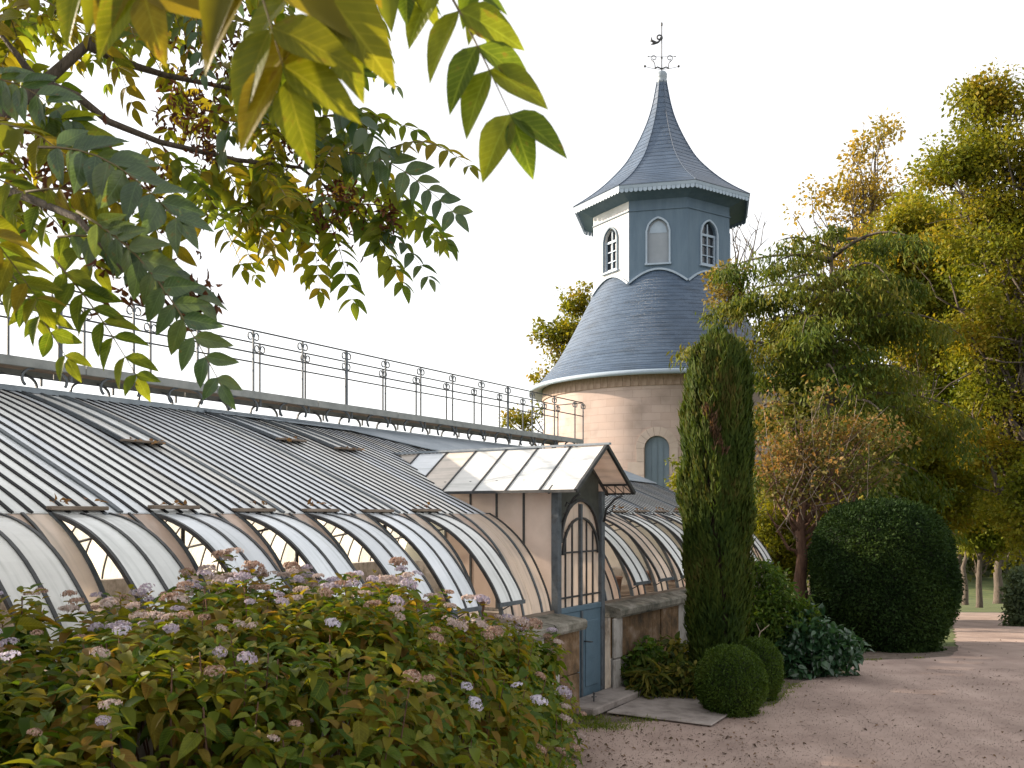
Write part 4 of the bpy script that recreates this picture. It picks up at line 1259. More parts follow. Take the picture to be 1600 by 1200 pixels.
# leaf colours
L_green = leafmat('green_tree_leaves', [(0.0756, 0.1135, 0.0092), (0.126, 0.1588, 0.0119), (0.1932, 0.1966, 0.0146), (0.252, 0.1966, 0.0165)], 0.38, nscale=0.35, tboost=1.7)
L_gold = leafmat('green_gold_leaves', [(0.0815, 0.1064, 0.0106), (0.1271, 0.1448, 0.0132), (0.176, 0.1674, 0.0158), (0.2444, 0.1703, 0.0185)], 0.38, nscale=0.4, tboost=1.7)
L_yellow = leafmat('yellow_autumn_leaves', [(0.1546, 0.1438, 0.0252), (0.2447, 0.1875, 0.036), (0.322, 0.225, 0.045), (0.1288, 0.1313, 0.027)], 0.38, nscale=0.6, tboost=1.7)
L_orange = leafmat('orange_brown_leaves', [(0.1913, 0.0997, 0.0319), (0.255, 0.1396, 0.0456), (0.1403, 0.113, 0.0342), (0.0829, 0.0931, 0.0228), (0.1148, 0.1064, 0.0285)], 0.3, nscale=0.9, tboost=1.5)
L_cedar = leafmat('cedar_needles', [(0.0309, 0.0552, 0.0092), (0.0561, 0.0828, 0.0119), (0.0954, 0.1076, 0.0146), (0.1403, 0.1173, 0.0185)], 0.25, rough=0.6, nscale=0.5)
L_cyp = leafmat('cypress_sprays', [(0.0196, 0.0395, 0.0079), (0.0369, 0.0617, 0.0103), (0.059, 0.0815, 0.0134), (0.0737, 0.0617, 0.0158)], 0.2, rough=0.7, spec=0.15, nscale=1.6)
L_yew = leafmat('yew_needles', [(0.0095, 0.0228, 0.006), (0.0148, 0.0331, 0.008), (0.0232, 0.0455, 0.01), (0.0338, 0.058, 0.012)], 0.15, rough=0.7, spec=0.12, nscale=1.2)
L_box = leafmat('box_leaves', [(0.0243, 0.0495, 0.008), (0.0389, 0.0698, 0.01), (0.0559, 0.0922, 0.013), (0.068, 0.0968, 0.018)], 0.2, rough=0.5, nscale=3)
L_laurel = leafmat('glossy_dark_leaves', [(0.016, 0.046, 0.020), (0.024, 0.066, 0.028), (0.036, 0.085, 0.036)], 0.22, rough=0.28, spec=0.6)
L_fresh = leafmat('fresh_green_leaves', [(0.0392, 0.0806, 0.0132), (0.063, 0.1144, 0.0154), (0.091, 0.1365, 0.0198), (0.042, 0.065, 0.0132)], 0.35, rough=0.45)
L_bed = leafmat('bedding_leaves', [(0.054, 0.0805, 0.016), (0.102, 0.115, 0.024), (0.192, 0.161, 0.035), (0.0336, 0.0552, 0.014)], 0.35, rough=0.45)
L_grass = leafmat('grass_blades', [(0.06, 0.10, 0.015), (0.10, 0.14, 0.02), (0.14, 0.16, 0.035)], 0.4)

# ------------------------------------------------------------------ trees
def gp(px, y):  # point on the terrain at picture column px and distance y
    return Vector(((px-800)/F*y, y, ztf(y)))
def eh(py, y): return EYE - (py-803)/F*y - ztf(y)      # height above ground for a picture row
def pxm(n, y): return n/F*y

# dark weeping conifer in front of the tower
y = 19.0; b = gp(1300, y); 
def E(px, py, w, h, y, b, yo=0.0, dep=None, wt=None):
    X = (px-800)/F*y - b.x; Z = eh(py, y); rx = pxm(w/2, y); rz = pxm(h/2, y)
    e = (X, yo, Z, rx, dep if dep else rx*0.8, rz)
    return e + ((wt,) if wt else ())
cedar_e = [E(1180, 420, 150, 90, y, b), E(1330, 400, 250, 100, y, b), E(1150, 500, 120, 80, y, b), E(1260, 500, 220, 120, y, b), E(1400, 520, 160, 160, y, b), E(1280, 590, 240, 110, y, b), E(1385, 650, 150, 160, y, b), E(1060, 553, 70, 26, y, b, wt=0.12), E(1230, 375, 60, 60, y, b), E(1440, 430, 70, 70, y, b)]
r = np.random.default_rng(21)
ct = empty('weeping_conifer', b); tag(ct, 'dark weeping conifer with hanging sprays standing in front of the tower', 'tree')
Ht = eh(372, y)
cl = []; lm = MB(); sizes = []
def bough(z0, az, L, rise, tipdrop, fat=1.0):
    d3 = np.array([math.cos(az), math.sin(az)*0.8, 0.0]); pts = []
    for k in range(9):
        t_ = k/8; zz = z0 + L*(rise*math.sin(pi*0.7*t_) - tipdrop*t_**2.2)
        side = np.array([-d3[1], d3[0], 0])*math.sin(t_*3 + az*5)*0.07*L
        pts.append(Vector((*(d3*L*t_ + side)[:2], zz)))
    lm.tube(pts, [max(0.006, 0.05*(1-0.9*k/8)) for k in range(9)], 5)
    nk = int(L*7.5)
    for k in range(nk):
        t_ = 0.22 + 0.78*r.random()**0.8; f_ = t_*8; q = min(7, int(f_)); p_ = pts[q].lerp(pts[q+1], f_-q)
        w_ = 0.34*L*(1.05 - abs(t_-0.55))*r.normal()*0.55
        cl.append((p_.x - d3[1]*w_, p_.y + d3[0]*w_, p_.z - 0.10*abs(w_))); sizes.append(fat*r.uniform(0.6, 1.25))
for k in range(62):
    z0 = Ht*(0.30 + 0.66*((k+0.5)/62)) + r.normal()*0.15
    f_ = (z0/Ht - 0.30)/0.66
    L = (2.85 - 0.9*max(0, f_-0.45)/0.55)*r.uniform(0.55, 1.08)
    az = k*2.39996 + r.normal()*0.2
    bough(z0, az, L, r.uniform(0.08, 0.26), r.uniform(0.15, 0.4))
# reaching boughs that give the outline its steps
for (px, py) in ((1045, 552), (1125, 405), (1105, 470), (1200, 385), (1290, 365), (1395, 375), (1450, 440), (1475, 520), (1440, 640), (1420, 740), (1350, 760), (1185, 545), (1190, 590), (1205, 635), (1215, 600), (1180, 500)):
    e = Vector(((px-800)/F*y - b.x, r.normal()*0.4, eh(py, y))); L = math.hypot(e.x, e.y)
    az = math.atan2(e.y/0.8, e.x); bough(e.z - 0.02*L, az, max(L, 0.8), 0.12, 0.10, 0.8)
C = np.array(cl); sizes = np.array(sizes)
npr = 40; n = len(C)*npr
c = np.repeat(C, npr, 0); sz_ = np.repeat(sizes, npr)
off = r.normal(size=(n, 3))*np.array([0.15, 0.15, 0.05])*sz_[:, None]; P = c + off
P[:, 2] -= (np.abs(r.normal(size=n))*0.20 + 0.0)*sz_
T = r.normal(size=(n, 3))*0.35 + unit(off)*0.3; T[:, 2] -= 0.85
Nn = r.normal(size=(n, 3)); Nn[:, 2] *= 0.4
Ls = r.uniform(0.08, 0.20, n)
V, Fc = scatter(QUAD_V, QUAD_F, frames(T, Nn, Ls, 0.03 + 0.02*r.random(n)), P)
tag(link('crown', np_mesh('crown', V, Fc), L_cedar, ct), kind='stuff')
mb = MB()
mb.tube([(0, 0, -0.3), (0.03, 0, Ht*0.3), (-0.05, 0, Ht*0.6), (0, 0, Ht)], [0.24, 0.19, 0.12, 0.02], 9); mb.build('trunk', M_bark, ct)
lm.build('limbs', M_bark, ct)
print('conifer', n)

# yellow autumn tree rising behind the conifer
y = 42.0; b = gp(1335, y)
tree('yellow_tree', 'tall thin yellow autumn tree rising behind the weeping conifer', 'tree', b, eh(185, y),
     [E(1375, 225, 95, 80, y, b), E(1340, 290, 150, 100, y, b), E(1390, 330, 90, 90, y, b), E(1300, 310, 100, 90, y, b), E(1330, 380, 190, 90, y, b), E(1250, 350, 50, 60, y, b)],
     230, 42, 0.7, 0.20, 0.6, L_yellow, M_bark, tr=0.28, lean=(1.0, 0), seed=31, limbs=70, hole=1.0, shell=0.1, twig=0.03)
# the tall green and gold tree on the right of the path
y = 25.0; b = gp(1612, y)
tree('tall_tree', 'tallest green and gold tree beside the path with open upper branches', 'tree', b, eh(110, y),
     [E(1590, 140, 100, 90, y, b, wt=1.3), E(1520, 150, 60, 70, y, b, wt=0.7), E(1495, 200, 80, 60, y, b, wt=0.7), E(1560, 260, 170, 150, y, b, wt=2.4), E(1480, 260, 80, 90, y, b, wt=0.7), E(1560, 380, 210, 160, y, b, wt=3), E(1640, 320, 200, 300, y, b, wt=2.5), E(1560, 520, 200, 180, y, b, wt=3), E(1570, 660, 170, 160, y, b, wt=2.2), E(1660, 560, 200, 320, y, b, wt=2), E(1585, 770, 100, 120, y, b, wt=0.8)],
     600, 150, 0.52, 0.115, 0.62, L_gold, M_bark, tr=0.26, lean=(0.2, 0), seed=41, limbs=110, shell=0.3, hole=0.5, lowest=0.12)
# bank of trees behind
for (nm, lab, px, y, top, ells_, mt, nc, sd) in [
    ('bank_tree', 'rounded green tree between yellow tree and tall gold tree', 1455, 33, 260, [(1455, 320, 110, 120), (1450, 420, 170, 170), (1420, 540, 150, 140), (1480, 600, 190, 190), (1440, 720, 200, 150)], L_green, 360, 51),
    ('bank_tree', 'olive tree with a loose top just left of the tallest tree', 1425, 30, 315, [(1425, 370, 120, 100), (1465, 400, 110, 120), (1400, 440, 130, 110), (1450, 500, 140, 140)], L_gold, 260, 57),
    ('bank_tree', 'olive gold tree with low boughs above the clipped yew dome', 1400, 28, 620, [(1390, 700, 200, 130), (1460, 770, 170, 130), (1350, 770, 140, 90)], L_gold, 300, 52),
    ('bank_tree', 'green tree at back behind the orange shrub branches', 1265, 36, 470, [(1230, 590, 190, 180), (1310, 640, 200, 170), (1240, 720, 220, 140)], L_green, 300, 53),
    ('bank_tree', 'pale green tree over the lawn beyond the path', 1530, 46, 690, [(1530, 790, 120, 120), (1560, 840, 90, 60), (1490, 760, 90, 110)], L_gold, 220, 54),
    ('bank_tree', 'dark tree standing far behind the lawn trunks', 1500, 62, 640, [(1480, 740, 130, 170), (1540, 720, 140, 160)], L_green, 240, 55),
    ('bank_tree', 'gold leaved tree crowding the frame edge behind tall tree', 1640, 36, 300, [(1620, 480, 160, 300), (1600, 720, 140, 200), (1660, 640, 150, 300)], L_gold, 300, 56)]:
    b = gp(px, y)
    tree(nm, lab, 'tree', b, eh(top+20, y), [E(*e, y, b) for e in ells_], nc, 150, pxm(30, y), pxm(6.4, y), 0.62, mt, M_bark, tr=pxm(4.5, y), seed=sd, limbs=36, shell=0.4, lowest=0.1, group='trees banked behind the garden')
# tree behind the tower
y = 40.0; b = gp(935, y)
tree('oak_tree', 'sparse green tree leaning out from behind the round tower', 'tree', b, eh(430, y),
     [E(900, 470, 70, 60, y, b), E(880, 520, 90, 60, y, b), E(860, 570, 90, 60, y, b), E(930, 480, 60, 60, y, b), E(910, 560, 60, 80, y, b), E(825, 655, 80, 50, y, b), E(900, 640, 80, 60, y, b), E(960, 560, 100, 160, y, b)],
     260, 80, 0.5, 0.16, 0.65, L_gold, M_bark, tr=0.22, seed=61, limbs=60, hole=0.8, shell=0.1, twig=0.025)
# bare tree right of the tower
y = 34.0; b = gp(1160, y)
r = np.random.default_rng(66)
bt = empty('bare_tree', b); tag(bt, 'leafless thin tree peeping out beside the octagonal lantern', 'tree')
mb = MB(); hh = eh(440, y); mb.tube([(0, 0, -0.2), (0.05, 0, hh*0.5), (0, 0, hh)], [0.16, 0.12, 0.06], 7); mb.build('trunk', M_bark, bt)
lm = MB()
for (px, py) in ((1148, 330), (1172, 345), (1190, 330), (1197, 345), (1155, 360), (1183, 362), (1140, 350), (1165, 325)):
    e = Vector(((px-800)/F*y - b.x, r.normal()*0.5, eh(py, y)))
    pts = bend((0, 0, hh*r.uniform(0.85, 1.0)), e, -0.02, 7, r, 0.03); lm.tube(pts, [0.045*(1-0.85*k/6) for k in range(7)], 5)
    for k in (3, 4, 5):
        lm.tube(bend(pts[k], pts[k] + Vector((r.normal()*0.3, r.normal()*0.3, 0.45)), 0, 4, r, 0.05), [0.02, 0.015, 0.01, 0.005], 4)
lm.build('limbs', M_bark, bt)

# orange-brown shrub tree with pale bare twigs
y = 14.6; b = gp(1252, y)
t = tree('autumn_shrub', 'orange and brown shrub tree with pale bare twigs behind the cypress column', 'shrub', b, eh(640, y),
     [E(1205, 640, 60, 90, y, b), E(1280, 620, 70, 80, y, b), E(1230, 700, 130, 110, y, b), E(1330, 680, 180, 70, y, b), E(1300, 740, 200, 80, y, b), E(1215, 760, 90, 90, y, b)],
     270, 20, 0.24, 0.072, 0.6, L_orange, M_barkred, tr=0.125, seed=71, limbs=50, shell=0.1, twig=0.008, lowest=0.35)
r = np.random.default_rng(72)
lm = MB()
for i in range(26):
    p0 = Vector((r.uniform(-0.5, 0.9), r.uniform(-0.4, 0.3), eh(r.uniform(780, 850), y))); 
    e = Vector(((r.uniform(1180, 1380)-800)/F*y - b.x, r.uniform(-0.5, 0.3), eh(r.uniform(590, 740), y)))
    lm.tube(bend(p0, e, r.uniform(-0.1, 0.1), 6, r, 0.04), [0.011, 0.009, 0.007, 0.006, 0.004, 0.002], 4)
lm.build('bare_twigs', M_barkpale, t)

# yellow-green shrub lit beside the trunk, and sprig by the tower foot
y = 15.5; b = gp(1215, y)
tree('lit_shrub', 'bright yellow green shrub between cypress column and clipped yew dome', 'shrub', b, eh(775, y),
     [E(1210, 830, 90, 110, y, b), E(1290, 800, 130, 70, y, b), E(1190, 870, 80, 80, y, b), E(1240, 880, 80, 100, y, b)], 170, 60, 0.2, 0.07, 0.6, L_gold, M_barkred, tr=0.05, seed=73, limbs=24, shell=0.2, twig=0.007)
y = 20.6; b = gp(1150, y)
tree('golden_sapling', 'slender tree with a golden leaf cluster beside the bell roof', 'tree', b, eh(425, y),
     [E(1140, 450, 70, 70, y, b), E(1160, 480, 40, 40, y, b)], 50, 40, 0.24, 0.10, 0.6, leafmat('golden_leaves', [(0.22, 0.17, 0.05), (0.28, 0.21, 0.07), (0.16, 0.14, 0.04)], 0.3, tboost=1.2), M_bark, tr=0.06, seed=75, limbs=14, shell=0.1, twig=0.007)
y = 17.5; b = gp(1068, y)
tree('sapling', 'small yellow green sapling below the tower window beside the cypress', 'sapling', b, eh(715, y),
     [E(1062, 735, 50, 50, y, b), E(1075, 770, 50, 60, y, b)], 46, 26, 0.14, 0.075, 0.6, L_gold, M_bark, tr=0.03, seed=74, limbs=14, shell=0.1, twig=0.006)

# ------------------------------------------------------------------ clipped shapes and shrubs
def clipped(name, label, cat, base, prof, n, L, W, mat, seed, lump=0.03, jit=0.03, bark=M_bark):
    """topiary: prof = [(radius, z)] ; leaves cover the outside, dark heart inside"""
    r = np.random.default_rng(seed)
    t = empty(name, base); tag(t, label, cat)
    pr = np.array(prof); seg = np.hypot(np.diff(pr[:, 0]), np.diff(pr[:, 1])); area = seg*(pr[:-1, 0]+pr[1:, 0])*0.5 + 1e-6
    i = r.choice(len(seg), size=n, p=area/area.sum()); f = r.random(n)
    rad = pr[i, 0]*(1-f)+pr[i+1, 0]*f; z = pr[i, 1]*(1-f)+pr[i+1, 1]*f
    a = r.uniform(0, 2*pi, n)
    dr, dz = (pr[i+1, 0]-pr[i, 0])/seg[i], (pr[i+1, 1]-pr[i, 1])/seg[i]
    Nn = np.stack([dz*np.cos(a), dz*np.sin(a), -dr], 1)
    size = pr[:, 0].max()
    bumpv = lump*(np.sin(a*3+seed)*np.sin(z/size*4+1) + 0.7*np.sin(a*7+z/size*6) + 0.5*np.sin(a*13-z/size*11))
    P = np.stack([rad*np.cos(a), rad*np.sin(a), z], 1) + Nn*(bumpv + r.uniform(-jit*1.6, jit*0.7, n) - L*0.4 + (r.random(n) < 0.03)*r.uniform(0.2, 1.6, n)*L)[:, None]
    T = Nn*0.75 + r.normal(size=(n, 3))*0.65; T[:, 2] += 0.15
    N2 = Nn + r.normal(size=(n, 3))*0.8; N2[:, 2] += 0.3
    Ls = L*r.uniform(0.6, 1.3, n)
    V, Fc = scatter(QUAD_V, QUAD_F, frames(T, N2, Ls, Ls*W), P)
    tag(link('foliage', np_mesh('foliage', V, Fc), mat, t), kind='stuff')
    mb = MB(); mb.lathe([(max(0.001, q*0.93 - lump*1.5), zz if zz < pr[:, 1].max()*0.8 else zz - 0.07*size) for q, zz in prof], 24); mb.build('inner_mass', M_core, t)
    mb = MB(); mb.tube([(0, 0, -0.15), (0, 0, pr[:, 1].max()*0.5)], [size*0.12, size*0.08], 7); mb.build('stem', bark, t)
    return t
def dome(rx, h, under=0.8, n=18, p=2.3):
    out = [(rx*under, 0.02)]
    zc = h*0.42
    for t_ in np.linspace(-0.9, pi/2, n):
        c, s_ = math.cos(t_), math.sin(t_)
        rr = rx*abs(c)**(2/p)
        zz = zc + (h-zc)*np.sign(s_)*abs(s_)**(2/p) if s_ > 0 else zc + zc*s_/math.sin(0.9)*0.95
        out.append((max(rr, 0.001), float(zz)))
    return out
p = on_ground(1378, 1022)
yb = p.y + 0.95
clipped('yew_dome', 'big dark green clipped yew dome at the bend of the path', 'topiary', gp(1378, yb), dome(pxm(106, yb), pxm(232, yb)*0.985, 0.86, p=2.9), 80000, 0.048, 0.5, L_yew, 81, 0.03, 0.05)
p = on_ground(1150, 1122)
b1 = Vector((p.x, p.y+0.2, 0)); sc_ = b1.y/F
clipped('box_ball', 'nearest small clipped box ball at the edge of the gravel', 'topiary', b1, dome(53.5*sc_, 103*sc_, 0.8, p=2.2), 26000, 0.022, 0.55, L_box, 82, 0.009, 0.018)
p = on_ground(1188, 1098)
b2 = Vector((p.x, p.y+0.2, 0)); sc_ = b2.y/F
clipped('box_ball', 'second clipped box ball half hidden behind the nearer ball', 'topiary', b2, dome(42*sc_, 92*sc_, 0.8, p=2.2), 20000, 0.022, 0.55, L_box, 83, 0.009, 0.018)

# cypress column
p = on_ground(1126, 1092); b = Vector((p.x, p.y+0.15, 0)); sc_ = b.y/F
cy = empty('cypress', b); tag(cy, 'tall narrow cypress column standing by the greenhouse end', 'tree')
r = np.random.default_rng(91)
Hc = 550*sc_
def cyw(f):   # half width along the height
    return sc_*np.interp(f, [0, 0.08, 0.2, 0.45, 0.7, 0.88, 0.96, 1.0], [32, 37, 43, 50, 51, 46, 36, 11])
n = 52000
f = r.random(n)**0.95; a = r.uniform(0, 2*pi, n)
lob = 1 + 0.07*np.sin(a*5+f*9) + 0.05*np.sin(a*9-f*23) + 0.05*np.sin(a*3+f*31)
rad = cyw(f)*lob*(1 - 0.30*r.random(n)**2.0)
P = np.stack([rad*np.cos(a), rad*np.sin(a)*0.95, f*Hc + r.uniform(-0.05, 0.05, n)], 1)
T = np.stack([np.cos(a)*0.28, np.sin(a)*0.28, np.ones(n)], 1) + r.normal(size=(n, 3))*0.22
Nn = np.stack([np.cos(a), np.sin(a), 0*a+0.1], 1) + r.normal(size=(n, 3))*0.6
Ls = r.uniform(0.05, 0.14, n)
keep = ~((np.sin(a*4+f*6) > 0.86) & (r.random(n) < 0.8))          # vertical splits
V, Fc = scatter(QUAD_V, QUAD_F, frames(T, Nn, Ls, 0.014+0.012*r.random(n))[keep], P[keep])
tag(link('foliage', np_mesh('foliage', V, Fc), L_cyp, cy), kind='stuff')
# ragged tip plumes
K = 26; cc = []
for k in range(K):
    aa = r.uniform(0, 2*pi); q = r.uniform(0, 0.8)*45*sc_; m_ = 170
    hgt = r.uniform(0.88, 1.0)*Hc + (0.12 if q < 15*sc_ else 0)
    ang = r.uniform(0, 2*pi, m_); ff = r.random(m_)
    cc.append(np.stack([q*math.cos(aa) + 0.05*(1-ff)*np.cos(ang), q*math.sin(aa) + 0.05*(1-ff)*np.sin(ang), hgt - 0.35 + 0.42*ff], 1))
P = np.concatenate(cc); n = len(P)
T = r.normal(size=(n, 3))*0.25 + np.array([0, 0, 1]); Nn = r.normal(size=(n, 3))
V, Fc = scatter(QUAD_V, QUAD_F, frames(T, Nn, r.uniform(0.05, 0.11, n), 0.016), P)
tag(link('tip_plumes', np_mesh('tip_plumes', V, Fc), L_cyp, cy), kind='stuff')
mb = MB(); mb.lathe([(0.001, 0.05)] + [(float(cyw(q))*0.68, float(q*Hc)) for q in np.linspace(0.02, 0.93, 12)] + [(0.001, Hc*0.95)], 16); mb.build('inner_mass', surf('dead_brown_inside', (0.022, 0.016, 0.010), (0.055, 0.034, 0.02), scale=8, rough=1, bump=0.8, bscale=40, stretch=(4, 4, 0.6)), cy)
mb = MB(); mb.tube([(0, 0, -0.1), (0, 0, 0.6)], [0.14, 0.10], 8); mb.build('trunk', M_barkred, cy)
# a strip of dead brown foliage high on the left flank
n = 260; q = r.random(n)**1.4; aa = -pi/2 - 0.55 + 0.5*q + r.normal(size=n)*0.06*(0.4+np.abs(np.sin(q*9)))
P = np.stack([cyw(0.70+0*q)*1.03*np.cos(aa), cyw(0.7+0*q)*1.0*np.sin(aa), (0.80 - 0.13*q)*Hc + r.normal(size=n)*0.02], 1)
T = r.normal(size=(n, 3))*0.3 + np.array([0.15, 0, 1]); Nn = r.normal(size=(n, 3)); Nn[:, 1] -= 1
V, Fc = scatter(QUAD_V, QUAD_F, frames(T, Nn, r.uniform(0.04, 0.09, n), 0.018), P)
tag(link('dead_spray', np_mesh('dead_spray', V, Fc), leafmat('dead_cypress', [(0.07, 0.042, 0.024), (0.11, 0.06, 0.034), (0.05, 0.035, 0.02)], 0.2), cy), kind='stuff')

LEAF4 = leaf_proto(4, 'ovate', 0.25, -0.3)
LANCE = leaf_proto(4, 'lance', 0.3, -0.5)
def bushy(name, label, cat, base, ells, nc, npr, crad, L, W, mat, seed, proto, droop=0.3, stemr=0.015, nup=0.8, group=None, limbs=20):
    r = np.random.default_rng(seed)
    t = empty(name, base); tag(t, label, cat, group)
    C, d = ell_points(r, ells, nc, 0.45)
    C[:, 2] = np.maximum(C[:, 2], 0.02)
    P, M = clump_leaves(r, C, crad, npr, L, W, droop, nup=nup)
    P[:, 2] = np.maximum(P[:, 2], 0.03)
    V, Fc = scatter(proto[0], proto[1], M, P)
    tag(link('foliage', np_mesh('foliage', V, Fc), mat, t), kind='stuff')
    lm = MB()
    for i in r.permutation(len(C))[:limbs]:
        lm.tube(bend((r.normal()*0.05, r.normal()*0.05, -0.02), C[i], -0.1, 5, r, 0.03), [stemr, stemr*0.9, stemr*0.7, stemr*0.5, stemr*0.3], 5)
    lm.build('stems', M_bark, t)
    return t
y = 10.9; b = gp(1222, y)
bushy('evergreen_shrub', 'deep green feathery evergreen shrub between cypress and clipped yew dome', 'shrub', b,
      [E(1195, 920, 80, 90, y, b), E(1215, 970, 120, 110, y, b), E(1245, 1005, 100, 90, y, b), E(1180, 990, 70, 120, y, b), E(1200, 1040, 100, 70, y, b)], 420, 34, 0.11, 0.055, 0.42, L_fresh, 101, LANCE, 0.25)
y = 10.7; b = gp(1285, y)
bushy('laurel_bush', 'low glossy blue green bush spilling on to the gravel path', 'shrub', b,
      [E(1265, 985, 80, 70, y, b), E(1295, 1010, 90, 70, y, b), E(1255, 1035, 100, 50, y, b), E(1315, 1030, 50, 45, y, b), E(1240, 1010, 80, 80, y, b)], 210, 20, 0.11, 0.085, 0.55, L_laurel, 102, LEAF4, 0.55)
# bedding along the wall right of the door
y = 9.6
for (nm, lab, px, yy, ells_, mt, pr_, L_, W_, sd) in [
    ('bedding_plant', 'yellowing broad leaved plant against the rusty wall', 1050, 9.75, [(1050, 1025, 70, 50), (1070, 1045, 60, 60)], L_bed, LEAF4, 0.075, 0.6, 111),
    ('bedding_plant', 'dark leafy plant in the angle beside the blue door', 1000, 9.55, [(995, 1050, 50, 60), (1010, 1035, 50, 60)], L_fresh, LEAF4, 0.07, 0.6, 112),
    ('strap_leaf_plant', 'strap leaved clump arching over the edge of the paving slab', 1022, 9.3, [(1025, 1065, 70, 40), (1050, 1075, 60, 30)], L_bed, LANCE, 0.16, 0.14, 113),
    ('bedding_plant', 'small green plant tucked against the foot of the cypress', 1075, 9.2, [(1070, 1060, 30, 50)], L_bed, LEAF4, 0.06, 0.6, 114)]:
    b = gp(px, yy)
    bushy(nm, lab, 'plant', b, [E(*e, yy, b, dep=0.16) for e in ells_], 60, 14, 0.09, L_, W_, mt, sd, pr_, 0.3, 0.006)
# white dead twig poking out above the balls
y = 9.9; b = gp(1185, y)
mb = MB(); mb.tube([(0, 0, 0), (-0.03, 0, 0.45), (0.02, 0, 0.62), (0.12, 0, 0.70)], [0.01, 0.009, 0.007, 0.003], 5); mb.tube([(-0.03, 0, 0.45), (-0.12, 0, 0.55)], [0.006, 0.002], 4)
mb.tube([(0.02, 0, 0.62), (-0.02, 0.02, 0.72)], [0.006, 0.002], 4)
tag(mb.build('dead_twig', M_barkpale, None, b), 'bleached bare twig standing up behind the box balls', 'twig')

# lawn trees and right-hand path edge
for (px, y, tp_, ells_, sd, lab, mt) in [(1508, 55, 790, [(1500, 800, 60, 60), (1525, 770, 70, 80)], 121, 'slim lawn tree with a dark thin trunk past the path', L_gold),
                                 (1560, 60, 760, [(1560, 800, 90, 90), (1575, 840, 60, 50)], 122, 'stout trunked lawn tree behind the slim one', L_gold),
                                 (1625, 23, 700, [(1620, 760, 80, 130), (1590, 790, 60, 110), (1600, 850, 50, 80)], 123, 'twiggy pale barked tree at the very edge of the path', L_gold)]:
    b = gp(px, y)
    tree('lawn_tree', lab, 'tree', b, eh(tp_, y), [E(*e, y, b) for e in ells_], 110, 45, pxm(18, y), pxm(6.5, y), 0.6, mt, M_bark, tr=pxm(7 if y > 58 else 4.5, y), seed=sd, limbs=24, shell=0.2)
y = 21.0; b = gp(1612, y)
bushy('edge_shrub', 'grey green shrub at the right edge of the path', 'shrub', b, [E(1605, 930, 60, 80, y, b), E(1612, 965, 70, 60, y, b)], 200, 40, 0.22, 0.09, 0.6, leafmat('grey_green_leaves', [(0.06, 0.085, 0.05), (0.10, 0.13, 0.075), (0.045, 0.065, 0.03)], 0.3), 124, LEAF4)
# far wood closing the view
r = np.random.default_rng(130)
C = np.stack([r.uniform(25, 110, 900), r.uniform(86, 105, 900), np.zeros(900)], 1)
C[:, 2] = zt(C[:, 1]) + r.uniform(0.3, 13, 900)
P, M = clump_leaves(r, C, 2.0, 42, 0.7, 0.7, 0.2)
V, Fc = scatter(QUAD_V, QUAD_F, M, P)
tag(link('woods', np_mesh('woods', V, Fc), leafmat('far_wood_leaves', [(0.03, 0.05, 0.012), (0.05, 0.065, 0.015), (0.08, 0.075, 0.02)], 0.3, nscale=0.1)), 'dense dark wood closing the view beyond the lawn', 'woods', kind='stuff')

# ------------------------------------------------------------------ hydrangea along the greenhouse wall
HC = [[(0.042, 0.080, 0.008), (0.072, 0.112, 0.010), (0.105, 0.132, 0.012), (0.135, 0.135, 0.014)], [(0.125, 0.12, 0.012), (0.155, 0.115, 0.015), (0.13, 0.13, 0.012), (0.17, 0.10, 0.02)]]
L_hyd = [leafmat('hydrangea_leaves', HC[0], 0.36, rough=0.55, spec=0.16), leafmat('hydrangea_bronze_leaves', HC[1], 0.4, rough=0.55, spec=0.14)]
L_hydv = [leafmat('hydrangea_veined_leaves', HC[0], 0.34, rough=0.52, spec=0.18, veins=True), leafmat('hydrangea_veined_bronze', HC[1], 0.34, rough=0.55, spec=0.15, veins=True)]
hb = empty('hydrangea_bush', gw(3.2, 3.1, 0)); tag(hb, 'large hydrangea bush with faded mauve and brown flower heads along the greenhouse wall', 'bush')
hbo = np.array(hb.location)
crest_s = [-1.0, 1.0, 1.66, 1.9, 2.46, 3.2, 3.75, 4.3, 4.8, 5.35, 5.8, 6.15, 6.35]
crest_z = [1.34, 1.39, 1.42, 1.50, 1.55, 1.59, 1.55, 1.36, 1.19, 1.02, 0.81, 0.48, 0.1]
def hyd_front(s): return np.maximum(1.60, 0.515*s + 0.10)
def hyd_h(s, d):
    c = np.interp(s, crest_s, crest_z); f_ = hyd_front(s); pk = np.maximum(3.05, f_+0.25)
    t_ = np.clip((d-f_)/(pk-f_), 0, 1)
    return c*(0.30 + 0.70*np.sin(pi/2*t_)**0.8)
r = np.random.default_rng(201)
ns = 3300
S = r.uniform(-1.0, 6.35, ns*3); Dd = r.uniform(1.6, 3.95, ns*3)
ok = (Dd > hyd_front(S)) & (S < 6.35)
S, Dd = S[ok][:ns], Dd[ok][:ns]
ns = len(S)
Ztop = hyd_h(S, Dd)
def G2W(s, d, z): return np.stack([s*ux - d*uy, s*uy + d*ux, z], -1)
eps = 0.05
gs = (hyd_h(S+eps, Dd)-hyd_h(S-eps, Dd))/(2*eps); gd = (hyd_h(S, Dd+eps)-hyd_h(S, Dd-eps))/(2*eps)
nl = np.stack([-gs, -gd, np.ones(ns)], 1); nl = unit(nl)
SN = unit(np.stack([nl[:, 0]*ux - nl[:, 1]*uy, nl[:, 0]*uy + nl[:, 1]*ux, nl[:, 2]], 1))
depthin = r.random(ns)**1.5*0.28
lumpy = 0.07*np.sin(S*5.1+1)*np.sin(Dd*6.3) + 0.05*np.sin(S*11.7)*np.sin(Dd*9.1+2)
tips = G2W(S, Dd, Ztop) + SN*(lumpy - depthin)[:, None]
